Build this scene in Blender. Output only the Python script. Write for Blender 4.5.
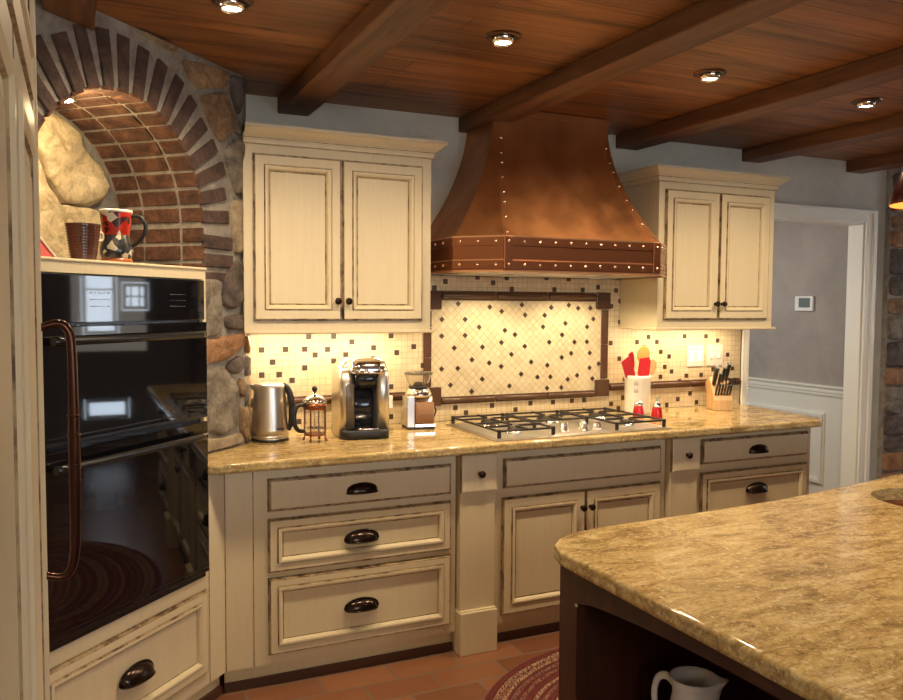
import bpy, bmesh, math, random
from mathutils import Vector, Matrix, noise
from mathutils.geometry import tessellate_polygon
random.seed(7)
PI = math.pi
S = bpy.context.scene
for o in list(bpy.data.objects): bpy.data.objects.remove(o)
COL = S.collection

# ---------------- camera, world, lights, exposure ----------------
def make_camera():
    yaw, p, r, f = .43023, .05593, .0060, 813.4
    fw = Vector((math.sin(yaw)*math.cos(p), math.cos(yaw)*math.cos(p), -math.sin(p)))
    rt = Vector((math.cos(yaw), -math.sin(yaw), 0)); up = rt.cross(fw)
    r2 = rt*math.cos(r) + up*math.sin(r); u2 = r2.cross(fw)
    cam = bpy.data.cameras.new('camera'); o = bpy.data.objects.new('camera', cam); COL.objects.link(o)
    m = Matrix((r2, u2, -fw)).transposed().to_4x4(); m.translation = (0, 0, 1.505)
    o.matrix_world = m
    cam.sensor_width = 36; cam.lens = f/903*36; cam.clip_start = .02
    S.camera = o
make_camera()
W = bpy.data.worlds.new('world'); S.world = W; W.use_nodes = True
bg = W.node_tree.nodes['Background']; bg.inputs[0].default_value = (.72, .84, 1, 1); bg.inputs[1].default_value = 12.0
S.view_settings.view_transform = 'Standard'; S.view_settings.look = 'None'
S.view_settings.exposure = 0.0; S.view_settings.gamma = 1; S.view_settings.use_curve_mapping = False
WARM = (1, .76, .47); LAMP = (1, .76, .48); DAY = (1, .91, .76)
def light(name, kind, loc, energy, color, target=None, **kw):
    l = bpy.data.lights.new(name, kind); l.energy = energy; l.color = color
    for k, v in kw.items(): setattr(l, k, v)
    o = bpy.data.objects.new(name, l); COL.objects.link(o); o.location = loc
    if target is not None:
        o.rotation_euler = (Vector(target)-Vector(loc)).to_track_quat('-Z', 'Y').to_euler()
    return o
# added warm frontal fill behind the camera; daylight at the right-hand windows
light('front_fill', 'AREA', (.40, -1.95, 1.9), 36, DAY, (2.0, 3.7, 1.7), shape='RECTANGLE', size=1.2, size_y=.9)
light('side_daylight', 'AREA', (6.5, 2.9, 1.5), 3, DAY, (0, 2.9, 1.0), shape='RECTANGLE', size=.7, size_y=1.0)
light('hall_daylight', 'AREA', (3.7, 4.9, 1.7), 13, (1, .95, .88), (5.06, 4.7, 1.2), shape='RECTANGLE', size=1.0, size_y=1.2)
# warm strips under the wall cabinets
light('cabinet_strip_light', 'AREA', (1.04, 3.60, 1.365), 5.0, WARM, (1.04, 3.70, .9), shape='RECTANGLE', size=.74, size_y=.04)
light('cabinet_strip_light', 'AREA', (3.15, 3.60, 1.365), 4.3, WARM, (3.15, 3.70, .9), shape='RECTANGLE', size=.70, size_y=.04)
for hx in (1.87, 2.38):
    light('hood_bulb', 'SPOT', (hx, 3.42, 1.64), 34, (1, .80, .50), (hx, 3.50, .9), spot_size=2.6, spot_blend=.6, shadow_soft_size=.04)
RECESSED = [(.45, 2.63), (1.363, 2.555), (2.326, 2.593), (3.274, 2.631), (4.2, 2.62), (1.40, .9), (2.35, .9), (3.3, .9), (4.3, .9), (1.4, -.9), (3.3, -.9)]
for i, (x, y) in enumerate(RECESSED):
    light('ceiling_bulb', 'SPOT', (x, y, 2.405), (60 if y > 2 else 30) if x < 4 else 14, LAMP, (x, y, 0), spot_size=2.75 if y > 2 else 1.7, spot_blend=.8, shadow_soft_size=.035)

# ---------------- helpers ----------------
class MB:
    def __init__(s): s.v = []; s.f = []; s.m = []; s.s = []
    def add(s, vs, fs, mi=0, sm=False, M=None):
        b = len(s.v)
        for v in vs:
            v = Vector(v); s.v.append(M @ v if M else v)
        for i, f in enumerate(fs):
            s.f.append([b+k for k in f]); s.m.append(mi[i] if isinstance(mi, list) else mi); s.s.append(sm)
        return s
    def box(s, x0, y0, z0, x1, y1, z1, mi=0, M=None):
        vs = [(x, y, z) for z in (z0, z1) for y in (y0, y1) for x in (x0, x1)]
        return s.add(vs, [(0,2,3,1),(4,5,7,6),(0,1,5,4),(2,6,7,3),(0,4,6,2),(1,3,7,5)], mi, False, M)
    def lathe(s, prof, c=(0,0,0), seg=24, mi=0, M=None, sm=True, cap=True, sx=1, sy=1):
        vs = []; fs = []; n = len(prof)
        for r, z in prof:
            for k in range(seg):
                a = 2*PI*k/seg; vs.append((c[0]+r*math.cos(a)*sx, c[1]+r*math.sin(a)*sy, c[2]+z))
        for i in range(n-1):
            for k in range(seg):
                k2 = (k+1) % seg; fs.append((i*seg+k, i*seg+k2, (i+1)*seg+k2, (i+1)*seg+k))
        ms = [mi[min(i//seg, len(mi)-1)] for i in range(len(fs))] if isinstance(mi, list) else mi
        b = s.add(vs, fs, ms, sm, M)
        m0 = mi[0] if isinstance(mi, list) else mi; m1 = mi[-1] if isinstance(mi, list) else mi
        base = len(s.v)-len(vs)
        if cap and prof[0][0] > 1e-4: s.f.append([base+k for k in range(seg)][::-1]); s.m.append(m0); s.s.append(False)
        if cap and prof[-1][0] > 1e-4: s.f.append([base+(n-1)*seg+k for k in range(seg)]); s.m.append(m1); s.s.append(False)
        return b
    def tube(s, pts, r, seg=10, mi=0, M=None, cap=True):
        P = [Vector(p) for p in pts]; n = len(P); R = list(r) if isinstance(r, (list, tuple)) else [r]*n
        if 4 <= n <= 12:      # smooth the path
            Q = []; RR = []
            for i in range(n-1):
                p0, p1, p2, p3 = P[max(i-1, 0)], P[i], P[i+1], P[min(i+2, n-1)]
                for k in range(4):
                    t = k/4; Q.append(.5*((2*p1)+(p2-p0)*t+(2*p0-5*p1+4*p2-p3)*t*t+(3*p1-p0-3*p2+p3)*t**3)); RR.append(R[i]+(R[i+1]-R[i])*t)
            P = Q+[P[-1]]; R = RR+[R[-1]]; n = len(P)
        vs = []; fs = []; up = None
        for i, p in enumerate(P):
            t = (P[min(i+1, n-1)]-P[max(i-1, 0)]).normalized()
            if up is None: up = Vector((0, 0, 1)) if abs(t.z) < .9 else Vector((1, 0, 0))
            u = (up-t*up.dot(t)).normalized(); w = t.cross(u); up = u
            for k in range(seg):
                a = 2*PI*k/seg; vs.append(p+(u*math.cos(a)+w*math.sin(a))*R[i])
        for i in range(n-1):
            for k in range(seg):
                k2 = (k+1) % seg; fs.append((i*seg+k, i*seg+k2, (i+1)*seg+k2, (i+1)*seg+k))
        s.add(vs, fs, mi, True, M)
        if cap:
            b = len(s.v)-len(vs)
            s.f.append([b+k for k in range(seg)][::-1]); s.m.append(mi); s.s.append(False)
            s.f.append([b+(n-1)*seg+k for k in range(seg)]); s.m.append(mi); s.s.append(False)
        return s
    def prism(s, poly, z0, z1, mi=0, M=None):          # poly in xy, extruded in z
        n = len(poly); vs = [(x, y, z0) for x, y in poly]+[(x, y, z1) for x, y in poly]
        fs = [tuple(range(n))[::-1], tuple(range(n, 2*n))]+[(i, (i+1) % n, n+(i+1) % n, n+i) for i in range(n)]
        return s.add(vs, fs, mi, False, M)
    def front(s, x0, z0, x1, z1, prof, mats, fill=0):  # nested rectangles: a door or drawer front facing -y
        vs = []; fs = []; ms = []
        for ins, y in prof:
            vs += [(x0+ins, y, z0+ins), (x1-ins, y, z0+ins), (x1-ins, y, z1-ins), (x0+ins, y, z1-ins)]
        for i in range(len(prof)-1):
            for k in range(4):
                fs.append((i*4+k, i*4+(k+1) % 4, (i+1)*4+(k+1) % 4, (i+1)*4+k)); ms.append(mats[i])
        b = (len(prof)-1)*4; fs.append((b, b+1, b+2, b+3)); ms.append(fill)
        return s.add(vs, fs, ms)
    def sweep_rect(s, prof, poly, mi=0, closed=False):   # prof: (out, z) points; poly: xy corners (ccw outward = right side)
        n = len(poly); rows = []
        for out, z in prof:
            row = []
            for i in range(n):
                p = Vector(poly[i]); 
                def nrm(a, b):
                    d = (Vector(b)-Vector(a)).normalized(); return Vector((d.y, -d.x))
                if closed or 0 < i < n-1:
                    n1 = nrm(poly[i-1], poly[i]); n2 = nrm(poly[i], poly[(i+1) % n]); m = (n1+n2)
                    m = m/(m.dot(n1)) if m.length > 1e-6 else n1
                elif i == 0: m = nrm(poly[0], poly[1])
                else: m = nrm(poly[-2], poly[-1])
                q = p+m*out; row.append((q.x, q.y, z))
            rows.append(row)
        vs = [v for r in rows for v in r]; fs = []; c = n if closed else n-1
        for j in range(len(prof)-1):
            for i in range(c):
                i2 = (i+1) % n; fs.append((j*n+i, j*n+i2, (j+1)*n+i2, (j+1)*n+i))
        return s.add(vs, fs, mi)
    def build(s, name, mats, parent=None, bevel=0, seg=2, solid=0, sub=0, norm=True, loc=None):
        me = bpy.data.meshes.new(name); me.from_pydata(s.v, [], s.f)
        mats = mats if isinstance(mats, (list, tuple)) else [mats]
        for m in mats: me.materials.append(m)
        for p, mi, sm in zip(me.polygons, s.m, s.s): p.material_index = mi; p.use_smooth = sm
        if norm:
            bm = bmesh.new(); bm.from_mesh(me); bmesh.ops.recalc_face_normals(bm, faces=bm.faces[:]); bm.to_mesh(me); bm.free()
        o = bpy.data.objects.new(name, me); COL.objects.link(o)
        if parent is not None: o.parent = parent
        if loc: o.location = loc
        if solid:
            md = o.modifiers.new('solid', 'SOLIDIFY'); md.thickness = solid; md.offset = 0
        if sub:
            md = o.modifiers.new('sub', 'SUBSURF'); md.levels = sub; md.render_levels = sub
        if bevel:
            md = o.modifiers.new('bevel', 'BEVEL'); md.width = bevel; md.segments = seg; md.limit_method = 'ANGLE'; md.angle_limit = .6
        return o
def tag(o, label, cat, group=None, kind=None):
    if label: o['label'] = label
    if cat: o['category'] = cat
    if group: o['group'] = group
    if kind: o['kind'] = kind
    return o
def thing(name, label, cat, loc=(0, 0, 0), rz=0, group=None):
    o = bpy.data.objects.new(name, None); COL.objects.link(o); o.location = loc; o.rotation_euler = (0, 0, rz)
    o.empty_display_size = .05
    return tag(o, label, cat, group)
def struct(name, mb, mats, **kw):
    o = mb.build(name, mats, **kw); o['kind'] = 'structure'; return o
def kids(o): return [c for c in bpy.data.objects if c.parent == o]
def dup(root, loc, rz=None, label=None):
    r = root.copy(); COL.objects.link(r); r.location = loc
    if rz is not None: r.rotation_euler = (0, 0, rz)
    if label: r['label'] = label
    for ch in kids(root):
        c = ch.copy(); COL.objects.link(c); c.parent = r
        for g in kids(ch):
            d = g.copy(); COL.objects.link(d); d.parent = c
    return r

# ---------------- materials ----------------
def mat(name, col=(.5,.5,.5), rough=.5, metal=0, **kw):
    m = bpy.data.materials.new(name); m.use_nodes = True
    b = m.node_tree.nodes['Principled BSDF']
    b.inputs['Base Color'].default_value = (*col, 1); b.inputs['Roughness'].default_value = rough; b.inputs['Metallic'].default_value = metal
    for k, v in kw.items(): b.inputs[k.replace('_', ' ')].default_value = v
    return m
class N:
    def __init__(s, m): s.t = m.node_tree; s.b = s.t.nodes['Principled BSDF']; s.tc = s.t.nodes.new('ShaderNodeTexCoord')
    def new(s, k, **kw):
        n = s.t.nodes.new(k)
        for a, v in kw.items(): setattr(n, a, v)
        return n
    def link(s, a, b): s.t.links.new(a, b)
    def coord(s, scale=(1,1,1), rot=(0,0,0), loc=(0,0,0), src='Object'):
        n = s.new('ShaderNodeMapping'); n.inputs['Scale'].default_value = scale; n.inputs['Rotation'].default_value = rot; n.inputs['Location'].default_value = loc
        s.link(s.tc.outputs[src], n.inputs['Vector']); return n.outputs[0]
    def noise(s, vec, scale=5, detail=4, rough=.5, dist=0):
        n = s.new('ShaderNodeTexNoise'); s.link(vec, n.inputs['Vector']); n.inputs['Scale'].default_value = scale
        n.inputs['Detail'].default_value = detail; n.inputs['Roughness'].default_value = rough; n.inputs['Distortion'].default_value = dist
        return n.outputs[0]
    def vor(s, vec, scale=5, feature='F1', out='Distance'):
        n = s.new('ShaderNodeTexVoronoi', feature=feature); s.link(vec, n.inputs['Vector']); n.inputs['Scale'].default_value = scale
        return n.outputs[out]
    def ramp(s, fac, stops, interp='LINEAR'):
        n = s.new('ShaderNodeValToRGB'); s.link(fac, n.inputs[0]); e = n.color_ramp.elements; n.color_ramp.interpolation = interp
        while len(e) < len(stops): e.new(.5)
        for el, (p, c) in zip(e, stops): el.position = p; el.color = (*c, 1) if len(c) == 3 else c
        return n.outputs[0]
    def mix(s, fac, a, b, mode='MIX'):
        n = s.new('ShaderNodeMix', data_type='RGBA', blend_type=mode)
        for i, v in ((0, fac), (6, a), (7, b)):
            if isinstance(v, (int, float)): n.inputs[i].default_value = v
            elif isinstance(v, tuple): n.inputs[i].default_value = (*v, 1)
            else: s.link(v, n.inputs[i])
        return n.outputs[2]
    def color(s, c): s.link(c, s.b.inputs['Base Color'])
    def bump(s, h, strength=.3, dist=.01):
        n = s.new('ShaderNodeBump'); n.inputs['Strength'].default_value = strength; n.inputs['Distance'].default_value = dist
        s.link(h, n.inputs['Height']); s.link(n.outputs[0], s.b.inputs['Normal'])
    def brick(s, vec, w, h, c1, c2, cm, mortar=.005, offset=.5, scale=1):
        n = s.new('ShaderNodeTexBrick'); s.link(vec, n.inputs['Vector']); n.offset = offset
        for k, v in (('Color1', (*c1, 1)), ('Color2', (*c2, 1)), ('Mortar', (*cm, 1)), ('Scale', scale), ('Mortar Size', mortar), ('Brick Width', w), ('Row Height', h), ('Mortar Smooth', .1)):
            n.inputs[k].default_value = v
        return n
GRAY = lambda v: (v, v, v)
def cream_mat(name, base, dark, gl=False):
    m = mat(name, base, .42); n = N(m)
    g = n.noise(n.coord((55, 55, 3)), 1.5, 3, .6)
    c = n.mix(n.ramp(g, [(.35, GRAY(0)), (.75, GRAY(1))]), base, dark)
    if gl:
        k = n.noise(n.coord((14, 14, 9)), 1.6, 4, .65)
        c = n.mix(n.ramp(k, [(.36, GRAY(1)), (.54, GRAY(.15))]), c, (.085, .042, .02))
    else:
        k = n.noise(n.coord((30, 30, 8)), 1.3, 5, .7)
        c = n.mix(n.ramp(k, [(.70, GRAY(0)), (.78, GRAY(.45))]), c, (.16, .09, .045))
    n.color(c); n.bump(g, .03, .002); return m
CREAM = cream_mat('cream_paint', (.69, .595, .395), (.655, .555, .36)); GLAZE = cream_mat('glazed_groove', (.50, .38, .21), (.34, .24, .12), True)
CR = [CREAM, GLAZE]
WHITE = mat('white_trim', (.86, .85, .76), .4); PLASTIC = mat('white_plastic', (.85, .85, .82), .35)
def plaster(name, a, b):
    m = mat(name, a, .75); n = N(m); v = n.coord()
    g = n.noise(v, 3.5, 8, .6, .6); n.color(n.mix(n.ramp(g, [(.3, GRAY(0)), (.7, GRAY(1))]), a, b))
    n.bump(n.noise(v, 22, 6, .6, 1.2), .35, .012); return m
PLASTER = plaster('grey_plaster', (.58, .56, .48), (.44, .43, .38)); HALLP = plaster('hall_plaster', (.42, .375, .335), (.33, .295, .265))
def wood(name, a, b, c, plank=None, rot=0, rough=.45, gs=(1.2, 22, 22)):
    m = mat(name, a, rough); n = N(m); v = n.coord(rot=(0, 0, rot))
    mp = n.new('ShaderNodeMapping'); n.link(v, mp.inputs[0]); mp.inputs['Scale'].default_value = gs
    g = n.noise(mp.outputs[0], 1.0, 9, .68, .7)
    c1 = n.ramp(g, [(.34, b), (.48, a), (.66, c)])
    big = n.noise(v, 1.7, 3, .5); c1 = n.mix(n.ramp(big, [(.35, GRAY(.35)), (.65, GRAY(0))]), c1, b)
    if plank:
        br = n.brick(v, plank[0], plank[1], GRAY(.75), GRAY(1.15), GRAY(.28), .0025, .37)
        c1 = n.mix(1, c1, br.outputs[0], 'MULTIPLY')
        kn = n.vor(n.coord((1.6, 6, 1), loc=(3, 1, 0)), 1.0); c1 = n.mix(n.ramp(kn, [(.03, GRAY(.9)), (.12, GRAY(0))]), c1, (.03, .012, .006))
    n.color(c1); n.bump(g, .12, .003); return m
CEIL = wood('ceiling_planks', (.28, .108, .031), (.075, .026, .010), (.41, .175, .052), (1.9, .135), gs=(1.1, 16, 16))
BEAM = wood('beam_wood', (.145, .058, .023), (.06, .024, .011), (.215, .092, .039), None, rot=PI/2, gs=(1.4, 20, 20), rough=.55)
ISLW = wood('dark_stained_wood', (.050, .014, .008), (.024, .008, .005), (.078, .024, .012), None, rot=0, rough=.38, gs=(12, 12, 1.5))
BLOCKW = wood('block_wood', (.62, .40, .19), (.50, .30, .13), (.72, .50, .27), None, gs=(20, 20, 2))
SPOONW = wood('spoon_wood', (.60, .32, .11), (.48, .24, .08), (.7, .42, .18), None, gs=(20, 20, 2))
ORANGEW = mat('orange_spoon', (.75, .38, .08), .45)
def granite(name, k=1):
    m = mat(name, (.6, .45, .25), .09); n = N(m); v = n.coord()
    fl = n.noise(n.coord((3.2, 8, 8), rot=(0, 0, .5)), 2.0, 12, .76, .9)
    c = n.ramp(fl, [(.30, (.14, .09, .042)), (.42, (.34, .23, .09)), (.52, (.52, .375, .155)), (.64, (.65, .52, .28)), (.8, (.46, .36, .21))])
    f2 = n.noise(v, 60, 8, .8); c = n.mix(n.ramp(f2, [(.36, GRAY(.8)), (.46, GRAY(0))]), c, (.13, .07, .035))
    f4 = n.noise(v, 85, 3, .6); c = n.mix(n.ramp(f4, [(.56, GRAY(0)), (.68, GRAY(.6))]), c, (.80, .68, .44))
    f3 = n.noise(n.coord((3, 9, 9), rot=(0, 0, .42), loc=(1, 2, 0)), .9, 8, .7, 1.6)
    c = n.mix(n.ramp(f3, [(.485, GRAY(0)), (.5, GRAY(.55)), (.515, GRAY(0))]), c, (.16, .10, .07))
    n.color(c); return m
GRAN = granite('granite')
def tilemat(name, rot):
    m = mat(name, (.6, .5, .3), .35); n = N(m); v = n.coord(rot=(rot, 0, 0) if 0 else (0, 0, 0))
    # map object x,z onto brick x,y
    sp = n.new('ShaderNodeSeparateXYZ'); n.link(n.tc.outputs['Object'], sp.inputs[0]); cb = n.new('ShaderNodeCombineXYZ')
    n.link(sp.outputs[0], cb.inputs[0]); n.link(sp.outputs[2], cb.inputs[1])
    mp = n.new('ShaderNodeMapping'); n.link(cb.outputs[0], mp.inputs[0]); mp.inputs['Rotation'].default_value = (0, 0, rot)
    br = n.brick(mp.outputs[0], .0295, .0295, (.66, .55, .36), (.56, .45, .28), (.42, .31, .17), .0016, 0)
    g = n.noise(n.tc.outputs['Object'], 9, 4, .6); c = n.mix(n.ramp(g, [(.4, GRAY(0)), (.7, GRAY(.6))]), br.outputs[0], (.68, .58, .40))
    n.color(c); n.bump(br.outputs[1], -.25, .002); return m
TILE = tilemat('mosaic_tile', 0); TILED = tilemat('diagonal_tile', PI/4)
BROWNT = mat('brown_glazed_tile', (.085, .040, .022), .25); ACC = mat('dark_accent_tile', (.060, .036, .020), .4); GROUT = mat('grout', (.5, .4, .26), .8)
def coppermat():
    m = mat('aged_copper', (.40, .17, .08), .36, .85); n = N(m); v = n.coord()
    g = n.noise(v, 3.2, 6, .55, .4); c = n.ramp(g, [(.3, (.24, .10, .045)), (.5, (.44, .19, .075)), (.7, (.56, .26, .10))])
    n.color(c); n.link(n.ramp(n.noise(v, 9, 4), [(.3, GRAY(.34)), (.7, GRAY(.48))]), n.b.inputs['Roughness']); return m
COPPER = coppermat(); COPEDGE = mat('copper_strap', (.72, .42, .24), .30, .9); RIVET = mat('rivet_metal', (.80, .58, .40), .25, 1)
STEEL = mat('brushed_steel', (.66, .62, .56), .34, 1); CHROME = mat('chrome', (.82, .80, .77), .10, 1)
BRONZE = mat('oil_rubbed_bronze', (.035, .022, .016), .22, .75); BLACKP = mat('black_plastic', (.012, .012, .013), .45)
OVGLASS = mat('oven_black_glass', (.003, .003, .005), .035, 0, IOR=1.6); BLACKM = mat('black_enamel', (.008, .008, .009), .25)
IRON = mat('cast_iron', (.030, .022, .018), .5, .2)
def glassm(name, col=(1, 1, 1), tr=.8):
    m = mat(name, col, .05); m.node_tree.nodes['Principled BSDF'].inputs['Transmission Weight'].default_value = tr
    m.node_tree.nodes['Principled BSDF'].inputs['IOR'].default_value = 1.2; return m
GLASS = glassm('clear_glass', (.95, .92, .86), .95); SMOKE = glassm('smoky_plastic', (.30, .26, .22), .7)
def terracotta():
    m = mat('terracotta_tile', (.35, .14, .06), .24); n = N(m); v = n.coord(loc=(.02, .06, 0))
    br = n.brick(v, .29, .145, (.29, .125, .058), (.16, .066, .034), (.17, .13, .095), .006, .5)
    g = n.noise(v, 7, 5, .6); c = n.mix(n.ramp(g, [(.35, GRAY(0)), (.7, GRAY(.5))]), br.outputs[0], (.22, .085, .045))
    n.color(c); n.bump(br.outputs[1], -.3, .004)
    return m
TERRA = terracotta()
def stonem(name, a, b, c):
    m = mat(name, a, .8); n = N(m); v = n.coord()
    g = n.noise(v, 13, 12, .78, .6); n.color(n.ramp(g, [(.36, tuple(q*.75 for q in b)), (.5, a), (.64, tuple(q*1.12 for q in c))])); n.bump(n.noise(v, 20, 10, .75, .8), .9, .02); return m
ST = [stonem('stone_grey', (.22, .19, .15), (.12, .10, .085), (.32, .28, .22)), stonem('stone_brown', (.27, .17, .09), (.13, .08, .055), (.40, .27, .15)),
      stonem('stone_dark', (.11, .085, .075), (.06, .048, .045), (.18, .145, .12)), stonem('stone_tan', (.37, .29, .19), (.25, .19, .12), (.46, .38, .26)),
      stonem('stone_orange', (.35, .18, .085), (.24, .12, .06), (.43, .25, .13)), stonem('boulder', (.62, .50, .30), (.42, .32, .18), (.74, .62, .40))]
MORTAR = stonem('mortar', (.33, .30, .26), (.27, .245, .21), (.39, .355, .31))
BRICK = [stonem('brick_dark', (.085, .050, .042), (.05, .032, .03), (.13, .078, .062)), stonem('brick_red', (.10, .040, .022), (.045, .022, .016), (.19, .088, .048))]

# ---------------- room shell ----------------
CZ = 2.44
XL, XR, YF = -.80, 6.60, -2.20
mb = MB(); mb.box(XL-.1, YF-.1, -.06, XR+.1, 6.6, 0); struct('floor', mb, TERRA)
mb = MB(); mb.box(XL-.1, YF-.1, CZ, XR+.1, 6.6, CZ+.06); struct('ceiling', mb, CEIL)
mb = MB(); mb.box(.70, 3.75, 0, 3.70, 3.87, CZ); mb.box(3.70, 3.75, 2.06, 4.70, 3.87, CZ); mb.box(4.70, 3.75, 0, XR, 3.87, CZ)
back = struct('wall_back', mb, PLASTER)
mb = MB(); mb.box(XL-.1, YF, 0, XL, 3.4, CZ); struct('wall_left', mb, PLASTER)
# front wall (behind the viewer) with a window opening, right wall with two openings and an added low one for glare
mb = MB(); mb.box(XL, YF-.1, 0, 1.6, YF, CZ); mb.box(1.6, YF-.1, 0, 2.8, YF, .95); mb.box(1.6, YF-.1, 1.95, 2.8, YF, CZ); mb.box(2.8, YF-.1, 0, XR, YF, CZ)
struct('wall_front', mb, PLASTER)
mb = MB(); ys = [YF, 2.60, 2.97, 3.03, 3.42, 3.75]
mb.box(XR, YF, 0, XR+.1, 2.64, CZ); mb.box(XR, 3.30, 0, XR+.1, 3.87, CZ); mb.box(XR, 2.64, 0, XR+.1, 3.30, .28); mb.box(XR, 3.08, .28, XR+.1, 3.30, .50); mb.box(XR, 2.64, .50, XR+.1, 3.30, 1.16); mb.box(XR, 2.64, 2.12, XR+.1, 3.30, CZ)
mb.box(XR, 2.99, 1.16, XR+.1, 3.03, 2.12); mb.box(XR, 3.03, 1.72, XR+.1, 3.30, 2.12); mb.box(XR, 3.03, 1.16, XR+.1, 3.30, 1.42)
struct('wall_right', mb, PLASTER)
def window(name, x0, y0, z0, x1, y1, z1, nx, nz, alongx):
    f = MB(); t = .025
    def bar(a0, a1, b0, b1):
        if alongx: f.box(a0, y0, b0, a1, y1, b1)
        else: f.box(x0, a0, b0, x1, a1, b1)
    A0, A1 = (x0, x1) if alongx else (y0, y1)
    bar(A0, A1, z0, z0+t*1.5); bar(A0, A1, z1-t*1.5, z1); bar(A0, A0+t*1.5, z0, z1); bar(A1-t*1.5, A1, z0, z1)
    for i in range(1, nx): a = A0+(A1-A0)*i/nx; bar(a-t/3, a+t/3, z0, z1)
    for i in range(1, nz): a = z0+(z1-z0)*i/nz; bar(A0, A1, a-t/3, a+t/3)
    w = struct(name, f, WHITE)
    g = MB(); 
    if alongx: g.box(x0, (y0+y1)/2-.002, z0, x1, (y0+y1)/2+.002, z1)
    else: g.box((x0+x1)/2-.002, y0, z0, (x0+x1)/2+.002, y1, z1)
    gl = g.build('pane', WPANE, w)
WPANE = mat('window_pane', (1, 1, 1), 0); _n = N(WPANE); _t = _n.new('ShaderNodeBsdfTransparent')
_o = WPANE.node_tree.nodes['Material Output']; _mx = _n.new('ShaderNodeMixShader'); _mx.inputs[0].default_value = .06
_g = _n.new('ShaderNodeBsdfGlossy'); _g.inputs['Roughness'].default_value = .02
_n.link(_t.outputs[0], _mx.inputs[1]); _n.link(_g.outputs[0], _mx.inputs[2]); _n.link(_mx.outputs[0], _o.inputs[0])
window('window_1', XR+.03, 2.65, 1.17, XR+.07, 2.98, 2.11, 1, 2, False)
window('window_2', XR+.03, 3.04, 1.43, XR+.07, 3.29, 1.71, 3, 2, False)
window('glare_pane', XR+.03, 2.65, .285, XR+.07, 3.07, .495, 1, 1, False)  # low pane added to put bright glare on the floor and oven glass
window('window_3', 1.61, YF-.07, .96, 2.79, YF-.03, 1.94, 2, 2, True)
# hall beyond the doorway
mb = MB(); mb.box(5.06, 3.87, 0, 5.16, 6.5, CZ); hr = struct('wall_hall_right', mb, HALLP)
mb = MB(); mb.box(3.3, 6.4, 0, 5.06, 6.5, CZ); struct('wall_hall_back', mb, HALLP)
mb = MB(); mb.box(3.3, 3.87, 0, 3.4, 6.4, CZ); struct('wall_hall_left', mb, HALLP)
# wainscot and chair rail on the hall wall
mb = MB(); mb.box(5.045, 3.875, 0, 5.06, 6.38, .83); struct('trim_1', mb, WHITE)
mb = MB()
for z0, z1, d in ((.83, .845, .018), (.845, .868, .030), (.868, .890, .038), (.890, .905, .030), (.905, .922, .050)): mb.box(5.06-d, 3.875, z0, 5.06, 6.38, z1)
struct('trim_2', mb, WHITE, bevel=.003)
mb = MB()
for i, (yy0, yy1) in enumerate(((4.31, 5.35), (5.5, 6.3))):
    for d, t, q in ((0, .050, .012), (.012, .026, .026)):
        a0, a1, b0, b1 = yy0+d, yy1-d, .17+d, .715-d
        X0 = 5.045-q
        mb.box(X0, a0, b0, 5.045, a0+t, b1); mb.box(X0, a1-t, b0, 5.045, a1, b1)
        mb.box(X0, a0+t, b0, 5.045, a1-t, b0+t); mb.box(X0, a0+t, b1-t, 5.045, a1-t, b1)
struct('trim_3', mb, WHITE, bevel=.002)
# doorway casing
mb = MB()
mb.box(4.685, 3.752, 0, 4.70, 3.868, 2.045); mb.box(3.70, 3.752, 0, 3.715, 3.868, 2.045); mb.box(3.70, 3.752, 2.045, 4.70, 3.868, 2.06)
for d, q in ((0, .018), (.055, .028)):
    mb.box(4.695+d, 3.75-q, 0, 4.785, 3.7502, 2.055+.08 if 1 else 0); mb.box(3.645, 3.75-q, 0, 3.705-d*.4, 3.7502, 2.055+.08)
    mb.box(3.705-d*.4, 3.75-q, 2.055+d*1.1, 4.695+d, 3.7502, 2.135)
d1 = struct('door_1', mb, WHITE, bevel=.003)
hg = MB(); hg.box(3.715, 3.80, 1.27, 3.722, 3.85, 1.36); hg.lathe([(.006, 0), (.006, .1)], (3.724, 3.80, 1.265), 10)
hg.box(3.715, 3.80, .93, 3.722, 3.85, .99); hg.build('hinge', BRONZE, d1)
# ceiling beams: separate lengths of timber
for i, x in enumerate((-.08, .84, 1.75, 2.705, 3.617, 4.50, 5.42, 6.33)):
    mb = MB()
    if x > .5: mb.box(x, -2.18, 2.368, x+.145, 3.748, CZ)
    else: mb.prism([(x, -2.18), (x+.145, -2.18), (x+.145, 2.89), (x, 2.745)], 2.368, CZ)
    o = mb.build('ceiling_beam', BEAM, bevel=.006)
    L = ['dark ceiling beam ending at the stone arch in the top left corner', 'dark ceiling beam meeting the wall above the left wall cabinet',
         'dark ceiling beam running over the left end of the copper hood', 'dark ceiling beam meeting the wall just right of the copper hood',
         'dark ceiling beam meeting the wall above the right wall cabinet', 'dark ceiling beam meeting the wall above the doorway corner',
         'dark ceiling beam beyond the doorway, right of all others in view', 'last dark ceiling beam against the right wall'][i]
    tag(o, L, 'beam', 'wooden beams across the ceiling')

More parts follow.
